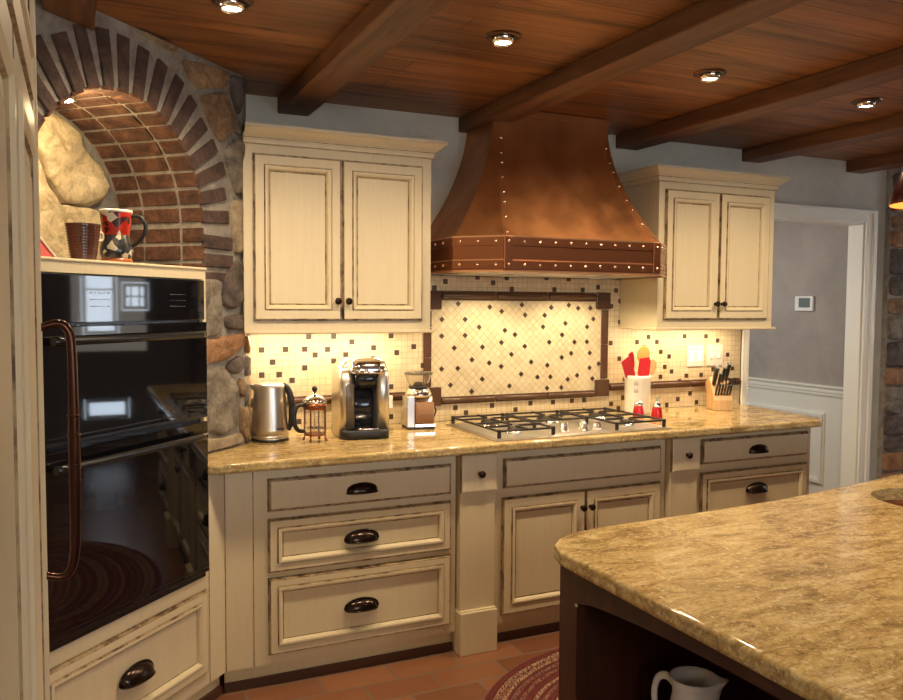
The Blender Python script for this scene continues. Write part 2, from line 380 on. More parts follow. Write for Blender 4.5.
# ---- diagonal corner wall with brick arch ----
# local frame: x = s along the wall, y = depth into the niche, z up; origin at the wall's right corner
DW = Matrix.Translation((.63, 3.46, 0)) @ Matrix.Rotation(PI/4, 4, 'Z')
CS, CZA, RI, RO, ND = -.685, 1.80, .412, .60, .40
mb = MB()
n = 28; arc = [(CS+RI*math.cos(PI*i/n), CZA+RI*math.sin(PI*i/n)) for i in range(n+1)]
T = CZ
sr, sl = CS+RI, CS-RI
def q(vs, mi=0): mb.add(vs, [tuple(range(len(vs)))], mi, False, DW)
for i in range(n):
    (x0, z0), (x1, z1) = arc[i], arc[i+1]
    q([(x0, 0, z0), (x0, 0, T), (x1, 0, T), (x1, 0, z1)])
    q([(x0, 0, z0), (x1, 0, z1), (x1, ND, z1), (x0, ND, z0)])
q([(sr, 0, 1.60), (0, 0, 1.60), (0, 0, T), (sr, 0, T)]); q([(-.43, 0, 0), (0, 0, 0), (0, 0, 1.60), (-.43, 0, 1.60)])
q([(-1.45, 0, 1.60), (sl, 0, 1.60), (sl, 0, T), (-1.45, 0, T)]); q([(-1.45, 0, 0), (-1.235, 0, 0), (-1.235, 0, 1.60), (-1.45, 0, 1.60)])
q([(sr, 0, 1.60), (sr, ND, 1.60), (sr, ND, CZA), (sr, 0, CZA)]); q([(sl, 0, 1.60), (sl, ND, 1.60), (sl, ND, CZA), (sl, 0, CZA)])
q([(-.43, 0, 0), (-.43, ND, 0), (-.43, ND, 1.60), (-.43, 0, 1.60)]); q([(-1.235, 0, 0), (-1.235, ND, 0), (-1.235, ND, 1.60), (-1.235, 0, 1.60)])
q([(-1.235, ND, 0), (-.2, ND, 0), (-.2, ND, T), (-1.235, ND, T)])
q([(-.43, 0, 1.60), (sr, 0, 1.60), (sr, ND, 1.60), (-.43, ND, 1.60)])
mb.add([(.63, 3.46, 0), (.70, 3.752, 0), (.70, 3.752, T), (.63, 3.46, T)], [(0, 1, 2, 3)])
corner = struct('wall_corner', mb, MORTAR, norm=False)
mb = MB(); mb.box(-1.232, 0, 1.585, sr-.001, ND-.002, 1.60, 0, DW)
struct('trim_4', mb, MORTAR)
# bricks: voussoirs on the face and courses lining the arch
mb = MB(); random.seed(3)
def vous(a, r0, r1, w, mi):
    c, s_ = math.cos(a), math.sin(a); j = [random.uniform(-.006, .006) for _ in range(6)]
    def P(r, t, y): return (CS+r*c-t*s_, y, CZA+r*s_+t*c)
    r1 = r1+j[0]*2.5; w0, w1 = w/2+j[1]*.4, w/2*1.12+j[2]*.4
    f = -.010+j[3]*.5
    vs = [P(r0, -w0, f), P(r0, w0, f), P(r1, w1, f+j[4]*.4), P(r1, -w1, f), P(r0, -w0, .012), P(r0, w0, .012), P(r1, w1, .012), P(r1, -w1, .012)]
    mb.add(vs, [(0,1,2,3),(0,4,5,1),(1,5,6,2),(2,6,7,3),(3,7,4,0),(4,7,6,5)], mi, False, DW)
k = 0; a = math.radians(5)
while a < math.radians(176):
    vous(a, RI+.001, RO-.01, .047, 0); a += math.radians(9.35); k += 1
z = CZA-.03
while z > 1.62:
    j = random.uniform(-.004, .004)
    mb.box(sr+.001, -.010+j, z-.052, sr+.19+j*3, .01, z, 0, DW); mb.box(sl-.19, -.010+j, z-.052, sl-.001, .01, z, 0, DW); z -= .072
mb.build('brick_arch', [BRICK[0]], corner, bevel=.004)
mb = MB(); random.seed(5)
def soffit(a0, a1, y0, y1, off):
    r = RI-off; vs = []
    for rr in (r, RI+.004):
        for a in (a0, (a0+a1)/2, a1):
            for y in (y0, y1): vs.append((CS+rr*math.cos(a), y, CZA+rr*math.sin(a)))
    mb.add(vs, [(0,1,3,2),(2,3,5,4),(0,2,8,6),(2,4,10,8),(1,7,9,3),(3,9,11,5),(0,6,7,1),(4,5,11,10)], 0, False, DW)
cols = [(-.009, .085), (.099, .262), (.276, .385)]
a = math.radians(1.5); g = math.radians(1.9); st = math.radians(9.35); row = 0
while a < math.radians(176):
    for y0, y1 in cols:
        soffit(a+g/2, a+st-g/2, y0+random.uniform(-.003, .003), y1, .007+random.uniform(-.003, .003))
    a += st; row += 1
z = CZA-.006
while z > 1.62:
    for y0, y1 in cols:
        e = random.uniform(-.002, .002)
        mb.box(sr-.008+e, y0, max(z-.054, 1.602), sr+.004, y1, z, 0, DW); mb.box(sl-.004, y0, max(z-.054, 1.602), sl+.008+e, y1, z, 0, DW)
    z -= .068
mb.build('brick_soffit', [BRICK[1]], corner, bevel=.003)
# stones
def stone(mb, poly, mi, M, th=.028, base=0.0, seed=0, off=(0, 0)):
    # poly: (s, z) outline; domed, roughened lump on the plane y = base, facing -y
    P = [Vector(p) for p in poly]; c = sum(P, Vector((0, 0)))/len(P)
    out = []
    for i in range(len(P)):
        a, b = P[i], P[(i+1) % len(P)]; m = max(2, int((b-a).length/.02))
        pv = P[i-1]; 
        for t in range(m): out.append(a.lerp(b, t/m))
    out = [c+(p-c)*(1.05+.10*noise.noise(Vector((p.x*16, p.y*16, seed*2.3)))) for p in out]
    for _ in range(1): out = [(out[i-1]+out[i]*2+out[(i+1) % len(out)])/4 for i in range(len(out))]
    n = len(out); vs = []; R = [(1, 0), (.99, .50), (.955, .82), (.86, .96), (.6, 1.0), (.3, 1.02)]
    for f, h in R:
        for p in out:
            q_ = c+(p-c)*f; nz = noise.fractal(Vector((q_.x*9+seed*3.7, q_.y*9, seed)), 1, 2, 4)
            vs.append((q_.x, base-th*h*(1+.6*nz), q_.y))
    vs.append((c.x, base-th*1.05, c.y)); fs = []
    for j in range(len(R)-1):
        for i in range(n): i2 = (i+1) % n; fs.append((j*n+i, j*n+i2, (j+1)*n+i2, (j+1)*n+i))
    L = (len(R)-1)*n
    for i in range(n): fs.append((L+i, L+(i+1) % n, len(vs)-1))
    mb.add(vs, fs, mi, True, M)
SD = dict(
 S1=(1, [(-.38,2.398),(-.27,2.417),(-.1,2.425),(-.122,2.365),(-.29,2.315),(-.342,2.347)]), S2=(2, [(-.09,2.421),(0,2.427),(-.014,2.339),(-.035,2.269),(-.082,2.343)]),
 S3=(1, [(-.279,2.292),(-.127,2.347),(-.069,2.29),(-.057,2.204),(-.151,2.143),(-.225,2.201)]), S4=(0, [(-.132,2.111),(-.044,2.171),(-.003,2.142),(-.004,1.982),(-.05,1.943),(-.095,2.022)]),
 S5=(3, [(-.080,1.918),(-.006,1.932),(-.004,1.722),(-.065,1.700),(-.088,1.817)]), S6=(2, [(-.158,1.60),(-.051,1.69),(-.003,1.639),(-.004,1.523),(-.088,1.481),(-.161,1.501)]),
 S7=(0, [(-.31,1.594),(-.175,1.594),(-.17,1.386),(-.31,1.369)]), S8=(2, [(-.143,1.449),(-.034,1.46),(-.006,1.439),(-.006,1.397),(-.13,1.401)]),
 S9=(4, [(-.33,1.358),(0,1.378),(.007,1.342),(-.146,1.276),(-.33,1.262)]), S10=(2, [(-.126,1.263),(-.035,1.29),(-.012,1.239),(-.079,1.21),(-.133,1.235)]),
 S11=(0, [(-.28,1.225),(-.178,1.252),(-.079,1.185),(-.047,1.07),(-.082,.995),(-.175,.98),(-.28,1.02)]), S12=(1, [(-.044,1.203),(-.008,1.178),(-.018,1.105),(-.059,1.134)]),
 S13=(1, [(-.04,1.073),(.005,1.066),(.004,.93),(-.041,.967)]), S14=(3, [(-.29,.966),(-.041,.968),(-.02,.922),(-.28,.922)]),
 S15=(3, [(-.62,2.43),(-.55,2.435),(-.41,2.43),(-.41,2.41),(-.50,2.415)]), S16=(0, [(-.30,1.69),(-.30,1.61),(-.19,1.61),(-.19,1.66)][:0] or [(-.085,2.24),(-.05,2.255),(-.02,2.20),(-.05,2.19)]))
mb = MB()
for i, (k_, (mi, pl)) in enumerate(SD.items()): stone(mb, pl, mi, DW, .026, .004, i)
# stones on the short return beside the counter
RW = Matrix.Translation((.63, 3.46, 0)) @ Matrix.Rotation(math.atan2(.292, .07), 4, 'Z')
for i, (z0, z1, mi) in enumerate(((.925, 1.04, 1), (1.06, 1.17, 0), (1.19, 1.28, 2), (1.29, 1.37, 4))):
    stone(mb, [(.01, z0+.01), (.14, z0), (.15, z1-.01), (.01, z1)], mi, RW, .020, .003, 40+i); stone(mb, [(.165, z0), (.29, z0+.01), (.29, z1), (.17, z1-.01)], (mi+1) % 5, RW, .020, .003, 50+i)
mb.build('stone_facing', ST, corner)
mb = MB()
BOULD = [[(-.72,2.15),(-.60,2.18),(-.50,2.13),(-.40,2.01),(-.375,1.92),(-.44,1.875),(-.575,1.875),(-.635,1.96),(-.70,2.06)], [(-.84,2.06),(-.73,2.05),(-.655,1.955),(-.590,1.84),(-.562,1.75),(-.585,1.62),(-.82,1.62)], [(-.575,1.86),(-.45,1.86),(-.32,1.84),(-.30,1.62),(-.565,1.62),(-.545,1.75)]]
NB = [(5, [(-.75,2.07),(-.67,2.09),(-.60,2.05),(-.40,1.99),(-.34,1.93),(-.36,1.86),(-.45,1.84),(-.60,1.845),(-.72,1.92)][:0] or BOULD[0]), (5, BOULD[1]), (5, BOULD[2]), (5, [(-1.10,1.62),(-.84,1.62),(-.86,1.86),(-.97,2.02),(-1.12,2.05)]), (5, [(-1.08,2.12),(-.90,2.06),(-.72,2.19),(-.9,2.25)])]
for i, (mi, pl) in enumerate(NB): stone(mb, pl, mi, DW, .050, ND+.004, 20+i)
mb.build('niche_boulders', ST, corner)
# right-hand stone facing on the back wall
mb = MB(); mb.box(4.885, 3.715, 0, 6.59, 3.749, 2.436, 6)
z = 2.40; i = 0; random.seed(11)
while z > .1:
    h = random.uniform(.10, .20); x = 4.895
    while x < 6.5:
        w = random.uniform(.16, .34); x2 = min(x+w, 6.57); zz = max(z-h, .03)
        if x2-x > .05 and z-zz > .05:
            j = lambda: random.uniform(-.012, .012)
            stone(mb, [(x+.008+j()*.4, zz+.012), (x+(x2-x)*.5, zz+.004), (x2-.01+j(), zz+.014), (x2-.006, z-.02+j()), (x+(x2-x)*.5, z-.006), (x+.008, z-.016+j())], random.choice([0, 2, 1, 2, 4]), None, .026, 3.716, 60+i); i += 1
        x = x2+.004
    z -= h
mb.build('stone_facing', ST+[MORTAR], back)

# ---------------- backsplash ----------------
INS = [(1.75,1.509),(1.93,1.493),(2.0,1.471),(2.12,1.505),(2.14,1.452),(2.26,1.45),(2.3,1.492),(2.41,1.505),(2.47,1.489),(2.55,1.49),(1.66,1.43),(1.79,1.43),(1.87,1.39),(2.02,1.372),(2.08,1.349),(2.25,1.389),(2.39,1.407),(2.53,1.387),(2.57,1.43),(1.66,1.346),(1.79,1.348),(1.73,1.285),(1.89,1.287),(2.0,1.309),(2.14,1.287),(2.06,1.246),(2.29,1.307),(2.37,1.345),(2.45,1.305),(2.53,1.305),(2.43,1.244),(2.37,1.223),(2.55,1.244),(1.83,1.223),(1.93,1.204),(2.0,1.184),(2.18,1.203),(2.28,1.183),(1.66,1.18),(1.75,1.181),(1.89,1.121),(2.12,1.14),(2.22,1.121),(2.3,1.12),(2.47,1.123),(2.41,1.103),(2.37,1.06),(2.28,1.06),(2.05,1.08),(1.71,1.097),(1.83,1.06),(2.55,1.162),(2.61,1.183),(2.57,1.102)]
OUTS = [(1.86,1.645),(2.03,1.645),(2.27,1.65),(2.41,1.646),(1.68,1.62),(1.95,1.618),(1.62,1.587),(2.06,1.587),(2.32,1.588),(2.5,1.588),(2.60,1.604),(2.72,1.588),(2.75,1.529),(2.69,1.501),(2.75,1.412),(2.75,1.208),(2.69,1.296),(2.79,1.092),(2.7,.956),(1.74,.979),(1.8,.951),(1.95,.981),(2.09,.953),(2.18,.983),(2.32,.982),(2.44,.985),(2.52,.984),(1.51,1.295),(2.87,1.299),(2.95,1.327),(3.01,1.298),(2.92,1.269),(3.04,1.241),(3.1,1.213),(2.9,1.208),(3.07,1.153),(3.12,1.125),(3.04,1.097),(3.18,1.067),(3.23,1.097),(3.34,1.099),(3.21,1.328),(3.37,1.326),(3.54,1.214),(3.43,1.128),(3.26,.992),(3.17,.962),(3.31,.938),(3.09,.932),(2.78,.987),(2.75,.928),(.98,1.351),(1.1,1.351),(1.39,1.35),(1.19,1.323),(.76,1.292),(.87,1.293),(.96,1.292),(1.07,1.289),(1.3,1.293),(1.01,1.264),(1.16,1.262),(1.42,1.267),(.81,1.235),(1.1,1.234),(.76,1.177),(.84,1.177),(.96,1.205),(.9,1.148),(.93,.953),(1.39,1.10),(1.39,.952),(3.46,1.30),(1.22,1.18),(1.3,1.21),(3.58,1.13),(3.56,.96),(1.56,1.2),(.8,.95)]
bs = thing('backsplash', 'cream mosaic tile backsplash with dark accents and a framed diamond panel', 'backsplash', (0, 0, 0))
mb = MB(); mb.box(.702, 3.740, .916, 3.642, 3.7495, 1.646)
for x, z in OUTS: mb.box(x-.0125, 3.7385, z-.0125, x+.0125, 3.741, z+.0125, 1)
mb.build('mosaic_field', [TILE, ACC], bs)
mb = MB(); mb.box(1.603, 3.7370, 1.038, 2.622, 3.7395, 1.524)
for x, z in INS:
    M_ = Matrix.Translation((x, 3.7360, z)) @ Matrix.Rotation(PI/4, 4, 'Y')
    mb.box(-.0105, -.0008, -.0105, .0105, .002, .0105, 1, M_)
mb.build('diamond_panel', [TILED, ACC], bs)
mb = MB()
def liner(x0, x1, z0, z1, y=3.733, horiz=True, step=.29):
    if horiz:
        x = x0
        while x < x1-.02:
            xe = min(x+step, x1); h = z1-z0
            mb.box(x+.0015, y, z0, xe-.0015, 3.7395, z1); mb.tube([(x+.0015, y, z0+h*.5), (xe-.0015, y, z0+h*.5)], h*.36, 8); x = xe
    else:
        z = z0
        while z < z1-.02:
            ze = min(z+step, z1); mb.box(x0, y, z+.0015, x1, 3.7395, ze-.0015); z = ze
liner(1.657, 2.583, 1.526, 1.574, step=.31); liner(1.657, 2.583, 1.000, 1.038, step=.31)
liner(1.560, 1.603, 1.09, 1.475, 3.731, False, .15); liner(2.622, 2.668, 1.10, 1.48, 3.731, False, .19)
for x0, z0, w in ((1.562, 1.480, .094), (2.585, 1.484, .092), (2.585, 1.002, .092), (1.562, .995, .094)): mb.box(x0, 3.726, z0, x0+w, 3.7395, z0+w)
liner(.71, 1.558, 1.030, 1.072); liner(2.682, 3.635, 1.030, 1.072)
mb.build('border_tiles', BROWNT, bs, bevel=.003)

# ---------------- cabinets ----------------
DOORP = [(-.004, -.0006), (0, -.0006), (.0035, -.0065), (.006, -.0065), (.040, -.0065), (.042, -.0035), (.046, -.0115), (.053, -.0115), (.060, -.0065), (.064, .004), (.070, .002)]
DOORM = [1, 1, 1, 0, 0, 1, 0, 0, 0, 1]
DRP = [(-.004, -.0006), (0, -.0006), (.0035, -.0065), (.006, -.0065), (.030, -.0065), (.032, -.0035), (.036, -.012), (.044, -.012), (.051, -.0065), (.054, .004), (.058, .003)]
FLATP = [(-.004, -.0006), (0, -.0006), (.0035, -.0065), (.009, -.0085), (.014, -.0095)]
FLATM = [1, 1, 1, 0]
def add_front(parent, name, x0, z0, x1, z1, kind='door', y=0):
    mb = MB()
    p, m = {'door': (DOORP, DOORM), 'drawer': (DRP, DOORM), 'flat': (FLATP, FLATM)}[kind]
    mb.front(x0, z0, x1, z1, [(a, b+y-(.002 if i_ < 2 else .009)) for i_, (a, b) in enumerate(p)], m)
    o = mb.build(name, CR, parent, norm=False); return o
def knob(parent, x, z, y=-.015):
    mb = MB(); M_ = Matrix.Translation((x, y, z)) @ Matrix.Rotation(PI/2, 4, 'X')
    mb.lathe([(.009, 0), (.009, .002), (.005, .004), (.005, .012), (.011, .016), (.0155, .021), (.015, .027), (.009, .031), (0, .032)], seg=18, M=M_)
    return mb.build('knob', BRONZE, parent)
def cup_pull(parent, x, z, y=-.012, a=.068, b=.037, c=.031):
    mb = MB(); nu, nv = 20, 8; vs = []; fs = []
    for j in range(nv+1):
        v = PI/2*j/nv
        for i in range(nu+1):
            u = PI*i/nu; r = math.sin(u)**.75
            vs.append((x+a*math.cos(u)*(1-.06*math.sin(v)), y-c*math.sin(v)*r, z-.012+b*math.cos(v)*r - .004*math.sin(v)))
    for j in range(nv):
        for i in range(nu): k_ = j*(nu+1)+i; fs.append((k_, k_+1, k_+nu+2, k_+nu+1))
    mb.add(vs, fs, 0, True)
    ring = [(x+(a+.003)*math.cos(PI*i/20), y-.001, z-.012+(b+.003)*math.sin(PI*i/20)**.8) for i in range(21)]
    mb.tube(ring, .003, 6)
    lip = [(x+a*.98*math.cos(PI*i/20), y-c*math.sin(PI*i/20)**.75, z-.016) for i in range(21)]
    mb.tube(lip, .0022, 6)
    return mb.build('cup_pull', BRONZE, parent, solid=.002, norm=False)

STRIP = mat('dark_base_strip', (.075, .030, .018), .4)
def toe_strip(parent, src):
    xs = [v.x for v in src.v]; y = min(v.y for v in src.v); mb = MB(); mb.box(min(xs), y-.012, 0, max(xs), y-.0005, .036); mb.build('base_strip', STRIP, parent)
# left drawer base
t = thing('base_cabinet', 'cream drawer base cabinet with three stacked drawers, left of the cooktop', 'cabinet', (.49, 3.12, 0))
mb = MB(); mb.prism([(0, 0), (.965, 0), (.965, .60), (.215, .60), (.150, .325), (.004, .180)], .095, .874); mb.box(.105, -.0012, .097, .109, .001, .87, 1); mb.box(0, -.002, .097, .003, .001, .87, 1)
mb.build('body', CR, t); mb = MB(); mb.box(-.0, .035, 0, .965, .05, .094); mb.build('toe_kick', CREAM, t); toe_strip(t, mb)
for (z0, z1, kd) in ((.702, .826, 'flat'), (.462, .668, 'drawer'), (.135, .434, 'drawer')):
    d = add_front(t, 'drawer', .165, z0, .938, z1, kd); cup_pull(d, .540, {.702: .762, .462: .562, .135: .280}[z0])
# left pilaster pull-out
def pilaster(x, w, label):
    t = thing('pilaster_cabinet', label, 'cabinet', (x, 3.09, 0), 0, 'narrow pull-out pilasters beside the cooktop base')
    mb = MB(); mb.box(.006, 0, .19, w-.006, .60, .874); mb.box(0, -.022, 0, w, .60, .186); mb.box(.004, -.012, .186, w-.004, .58, .192)
    mb.build('body', CR, t, bevel=.003)
    mb = MB(); mb.front(.004, .705, w-.004, .868, [(-.002, -.002), (.001, -.016), (.004, -.019), (.008, -.020)], [1, 0, 0]); d = mb.build('drawer', CR, t, norm=False); knob(d, w/2, .785, -.019)
    return t
pilaster(1.458, .178, 'narrow cream pilaster with knobbed drawer between the left drawers and cooktop base')
pilaster(2.578, .178, 'narrow cream pilaster with knobbed drawer between cooktop base and right drawers')
# cooktop base
t = thing('cooktop_cabinet', 'cream two-door base cabinet with plain false drawer under the cooktop', 'cabinet', (1.640, 3.12, 0))
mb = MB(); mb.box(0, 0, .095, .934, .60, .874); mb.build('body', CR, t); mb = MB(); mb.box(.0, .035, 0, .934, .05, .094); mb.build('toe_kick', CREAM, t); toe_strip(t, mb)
add_front(t, 'false_drawer', .045, .702, .900, .828, 'flat')
for x0, x1, kx in ((.040, .468, .448), (.474, .902, .494)):
    d = add_front(t, 'door', x0, .135, x1, .655); knob(d, kx, .578)
# right drawers
t = thing('base_cabinet', 'cream drawer base cabinet at the right end, beside the doorway', 'cabinet', (2.760, 3.12, 0))
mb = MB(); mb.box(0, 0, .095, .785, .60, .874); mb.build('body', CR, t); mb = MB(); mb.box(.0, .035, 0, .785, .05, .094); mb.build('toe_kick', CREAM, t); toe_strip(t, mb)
for (z0, z1, kd, pz) in ((.722, .842, 'flat', .775), (.420, .675, 'drawer', .570), (.135, .390, 'drawer', .265)):
    d = add_front(t, 'drawer', .035, z0, .755, z1, kd); cup_pull(d, .400, pz)

# worktop
def bullnose(poly, zt, th, mats, name, hole=None, parent=None, mi_side=0):
    n = len(poly); prof = [(-.012, zt), (-.005, zt-.001), (-.001, zt-.005), (0, zt-.012), (-.002, zt-.018), (0, zt-.024), (-.001, zt-th+.004), (-.006, zt-th)]
    mb = MB(); mb.sweep_rect(prof, poly, 0, True)
    for f in range(len(mb.s)): mb.s[f] = True
    ring = mb.v[:n]; bot = mb.v[-n:]
    if hole:
        hp = [Vector((hole[0]+hole[2]*math.cos(2*PI*i/40), hole[1]+hole[2]*math.sin(2*PI*i/40), zt)) for i in range(40)]
        tris = tessellate_polygon([[Vector(v) for v in ring], hp]); allv = list(ring)+hp
        mb.add(allv, [tuple(t_) for t_ in tris]); hb = [Vector((v.x, v.y, zt-th)) for v in hp]
        mb.add(hp+hb, [(i, (i+1) % 40, 40+(i+1) % 40, 40+i) for i in range(40)], 0, True)
        allb = [Vector((v[0], v[1], zt-th)) for v in bot]+hb
        tris = tessellate_polygon([[Vector(v) for v in bot], hb]); mb.add(allb, [tuple(t_) for t_ in tris])
    else:
        tris = tessellate_polygon([[Vector(v) for v in ring]]); mb.add(list(ring), [tuple(t_) for t_ in tris])
        tris = tessellate_polygon([[Vector(v) for v in bot]]); mb.add(list(bot), [tuple(t_) for t_ in tris])
    return mb.build(name, mats, parent)
def rnd(cx, cy, r, a0, a1, k=6): return [(cx+r*math.cos(math.radians(a0+(a1-a0)*i/k)), cy+r*math.sin(math.radians(a0+(a1-a0)*i/k))) for i in range(k+1)]
cp = [(.462, 3.014), (.492, 3.030), (3.50, 3.030)]+rnd(3.50, 3.10, .07, -90, 0)+[(3.57, 3.10), (3.60, 3.30), (3.63, 3.62), (3.64, 3.738), (.697, 3.738), (.635, 3.458), (.330, 3.152)]
cp = [p for i, p in enumerate(cp) if i == 0 or (Vector(p)-Vector(cp[i-1])).length > .001]
o = bullnose(cp, .915, .038, GRAN, 'worktop'); tag(o, 'long gold and brown granite worktop along the back wall', 'countertop')

# wall cabinets
def wall_cab(x, w, z1, label, doors, kz, ext=0):
    t = thing('wall_cabinet', label, 'cabinet', (x, 3.42, 1.39), 0)
    h = z1-1.39
    mb = MB(); mb.box(ext, .020, 0, w, .318, h); mb.box(0, 0, 0, w, .020, h); mb.build('body', CR, t)
    mb = MB(); P = [(0, .30), (0, 0), (w, 0), (w, .30)]; P = [(0, 0), (w, 0), (w, .30)] if ext else P
    # crown: outward is the right-hand side going down the left flank, along the front, up the right
    mb.sweep_rect([(0, h-.046), (.008, h-.044), (.010, h-.030), (.014, h-.024), (.016, h-.016), (.036, h-.002), (.050, h+.012), (.058, h+.015), (.058, h+.028), (.0, h+.028)], P, 0)
    mb.sweep_rect([(.0085, h-.0445), (.0105, h-.0425)], P, 1); mb.sweep_rect([(.0155, h-.0215), (.0175, h-.0195)], P, 1); mb.add([(0, .3, h+.0275), (w, .3, h+.0275), (w, 0, h+.0275), (0, 0, h+.0275)], [(0, 1, 2, 3)])
    mb.build('crown_moulding', CR, t, norm=False)
    mb = MB(); mb.sweep_rect([(0, .0), (.016, -.001), (.018, -.010), (.012, -.014), (-.01, -.014)], P, 0); mb.build('light_rail', CR, t, norm=False)
    for x0, x1, kx in doors:
        d = add_front(t, 'door', x0, .045, x1, h-.085); knob(d, kx, kz)
    return t
wall_cab(.625, .837, 2.205, 'larger cream two-door wall cabinet, left of the copper hood', ((.040, .412, .392), (.420, .792, .440)), .126, .026)
wall_cab(2.750, .802, 2.195, 'smaller cream two-door wall cabinet, right of the copper hood', ((.040, .396, .376), (.404, .760, .424)), .126)

# ---------------- oven cabinet (45 degrees) ----------------
A45 = PI/4
ov = thing('oven_cabinet', 'cream diagonal cabinet framing the black double oven under the brick arch', 'cabinet', (.42, 3.05, 0), A45)
mb = MB()
mb.box(-.80, 0, .095, .0, .13, .505); mb.box(-.80, .13, .095, -.012, .5, .505); mb.box(-.80, 0, .505, -.755, .13, 1.622); mb.box(-.018, 0, .505, 0, .13, 1.622); mb.box(-.755, 0, 1.590, -.018, .13, 1.622)
mb.box(0, 0, .095, .098, .018, .874); mb.box(.0, -.0012, .10, .004, 0, .87, 1)
mb.build('body', CR, ov)
mb = MB(); mb.box(-.80, -.004, 1.6225, .004, .196, 1.632); mb.build('shelf_top', CR, ov, bevel=.003)
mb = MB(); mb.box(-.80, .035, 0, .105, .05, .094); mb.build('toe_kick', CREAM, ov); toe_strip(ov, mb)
d = add_front(ov, 'drawer', -.775, .150, -.022, .455, 'drawer'); cup_pull(d, -.392, .302, a=.072, b=.044, c=.036)
oven = thing('double_wall_oven', 'black glass double wall oven set into the diagonal cabinet', 'oven', (.42, 3.05, 0), A45)
mb = MB(); mb.box(-.752, .012, .508, -.021, .48, 1.587); mb.build('body', BLACKM, oven)
mb = MB(); mb.box(-.750, -.012, 1.445, -.023, .012, 1.585); cpn = mb.build('control_panel', OVGLASS, oven, bevel=.002)
mb = MB()
GREY = mat('printed_grey', (.10, .10, .11), .4)
random.seed(2)
for bx in (-.560, -.205):
    for r_ in range(3):
        for c_ in range(5):
            w_ = random.uniform(.004, .012); mb.box(bx+c_*.017, -.0128, 1.492+r_*.020, bx+c_*.017+w_, -.0118, 1.4945+r_*.020)
    mb.build('printed_legend', GREY, cpn); mb = MB()
for z0, z1, hz in ((1.095, 1.437, 1.395), (.530, 1.080, 1.035)):
    mb = MB(); mb.box(-.750, -.022, z0, -.023, .012, z1); dd = mb.build('oven_door', OVGLASS, oven, bevel=.003)
    mb = MB(); mb.tube([(-.735, -.050, hz), (-.55, -.054, hz), (-.38, -.056, hz), (-.2, -.054, hz), (-.075, -.050, hz)], .0125, 12)
    for hx in (-.715, -.092): mb.tube([(hx, -.020, hz), (hx, -.050, hz)], .010, 8)
    mb.build('handle', BLACKM, dd)
    mb = MB(); mb.box(-.748, -.0235, z0+.004, -.025, -.0215, z0+.012); mb.box(-.748, -.0235, z0+.022, -.025, -.0215, z0+.026); mb.build('vent_strip', BLACKM, dd)
mb = MB(); mb.box(-.750, -.006, .508, -.023, .012, .528); mb.build('bottom_vent', BLACKM, oven, bevel=.002)

# ---------------- tall cabinet / panelled refrigerator at the left edge ----------------
t = thing('tall_cabinet', 'tall cream panelled refrigerator cabinet at the far left edge', 'cabinet', (-.08, 1.88, 0), PI/2)
# local x runs along +Y of the room (0 = far end, negative nearer), local -y faces the room
M_ = Matrix.Rotation(0, 4, 'Z')
mb = MB(); mb.box(-1.55, .004, .10, 0, .70, 2.36); mb.box(-1.55, .06, 0, 0, .70, .10)
mb.build('body', CR, t)
def tall_door(x0, x1, z0, z1):
    mb = MB(); mb.front(x0, z0, x1, z1, [(-.003, -.0), (0, -.001), (.003, -.010), (.060, -.010), (.062, -.007), (.068, -.016), (.080, -.016), (.090, -.010), (.094, -.004), (.130, -.008), (.135, -.009)], [1, 1, 0, 1, 0, 0, 0, 1, 0, 1])
    return mb.build('door', CR, t, norm=False)
tall_door(-1.50, -.68, .14, 1.86); d2 = tall_door(-.66, -.10, .14, 1.86); tall_door(-1.50, -.68, 1.89, 2.33); tall_door(-.66, -.10, 1.89, 2.33)
mb = MB()
for x in (-.085, -.066, -.047, -.028): mb.box(x, -.008, .14, x+.012, .004, 2.33)
mb.box(-.0965, -.003, .12, -.0925, .004, 2.34, 1); mb.box(-.012, -.012, .12, .0, .004, 2.34)
mb.build('fluted_stile', CR, t, bevel=.003)
mb = MB(); pts = [(-.050, -.006, 1.452), (-.050, -.040, 1.462), (-.050, -.058, 1.452), (-.050, -.066, 1.42)]
mb.tube(pts+[(-.050, -.068, z_) for z_ in (1.3, 1.2, 1.1)]+[(-.050, -.066, 1.0), (-.050, -.058, .955), (-.050, -.040, .940), (-.050, -.006, .948)], [.008, .008, .009, .009, .010, .0115, .0115, .010, .009, .008, .008], 12)
for z_ in (1.27, 1.23, 1.17, 1.135): mb.lathe([(.0118, 0), (.0135, .003), (.0118, .006)], (-.050, -.068, z_), 14)
mb.build('handle', mat('bronze_red', (.06, .022, .013), .24, .8), t)

# ---------------- range hood ----------------
COPD = mat('dark_copper', (.30, .115, .055), .32, .9)
hood = thing('range_hood', 'flared copper range hood with riveted straps above the cooktop', 'range hood', (2.12, 3.745, 0))
def hsec(u):  # u 0 top .. 1 bottom: half width, depth, chamfer
    g = u**1.75
    return .322+.268*g, .300+.290*g, .012+.153*g
def hpoly(w, d, c): return [(-w, 0), (-w, -d+c), (-w+c, -d), (w-c, -d), (w, -d+c), (w, 0)]
ZT, ZB = 2.436, 1.800
nz = 26; rows = []
for i in range(nz+1):
    z = ZT+(ZB-ZT)*i/nz; u = max(0, (2.40-z)/(2.40-ZB)); rows.append([(x, y, z) for x, y in hpoly(*hsec(u))])
mb = MB(); n6 = 6; vs = [v for r in rows for v in r]; fs = []
for i in range(nz):
    for k in range(5): fs.append((i*6+k, i*6+k+1, (i+1)*6+k+1, (i+1)*6+k))
vsl = vs
for k in range(5):   # each panel its own strip so edges stay crisp
    vv = []; ff = []
    for i in range(nz+1): vv += [rows[i][k], rows[i][k+1]]
    for i in range(nz): ff.append((2*i, 2*i+1, 2*i+3, 2*i+2))
    mb.add(vv, ff, 0, True)
mb.build('canopy', COPPER, hood)
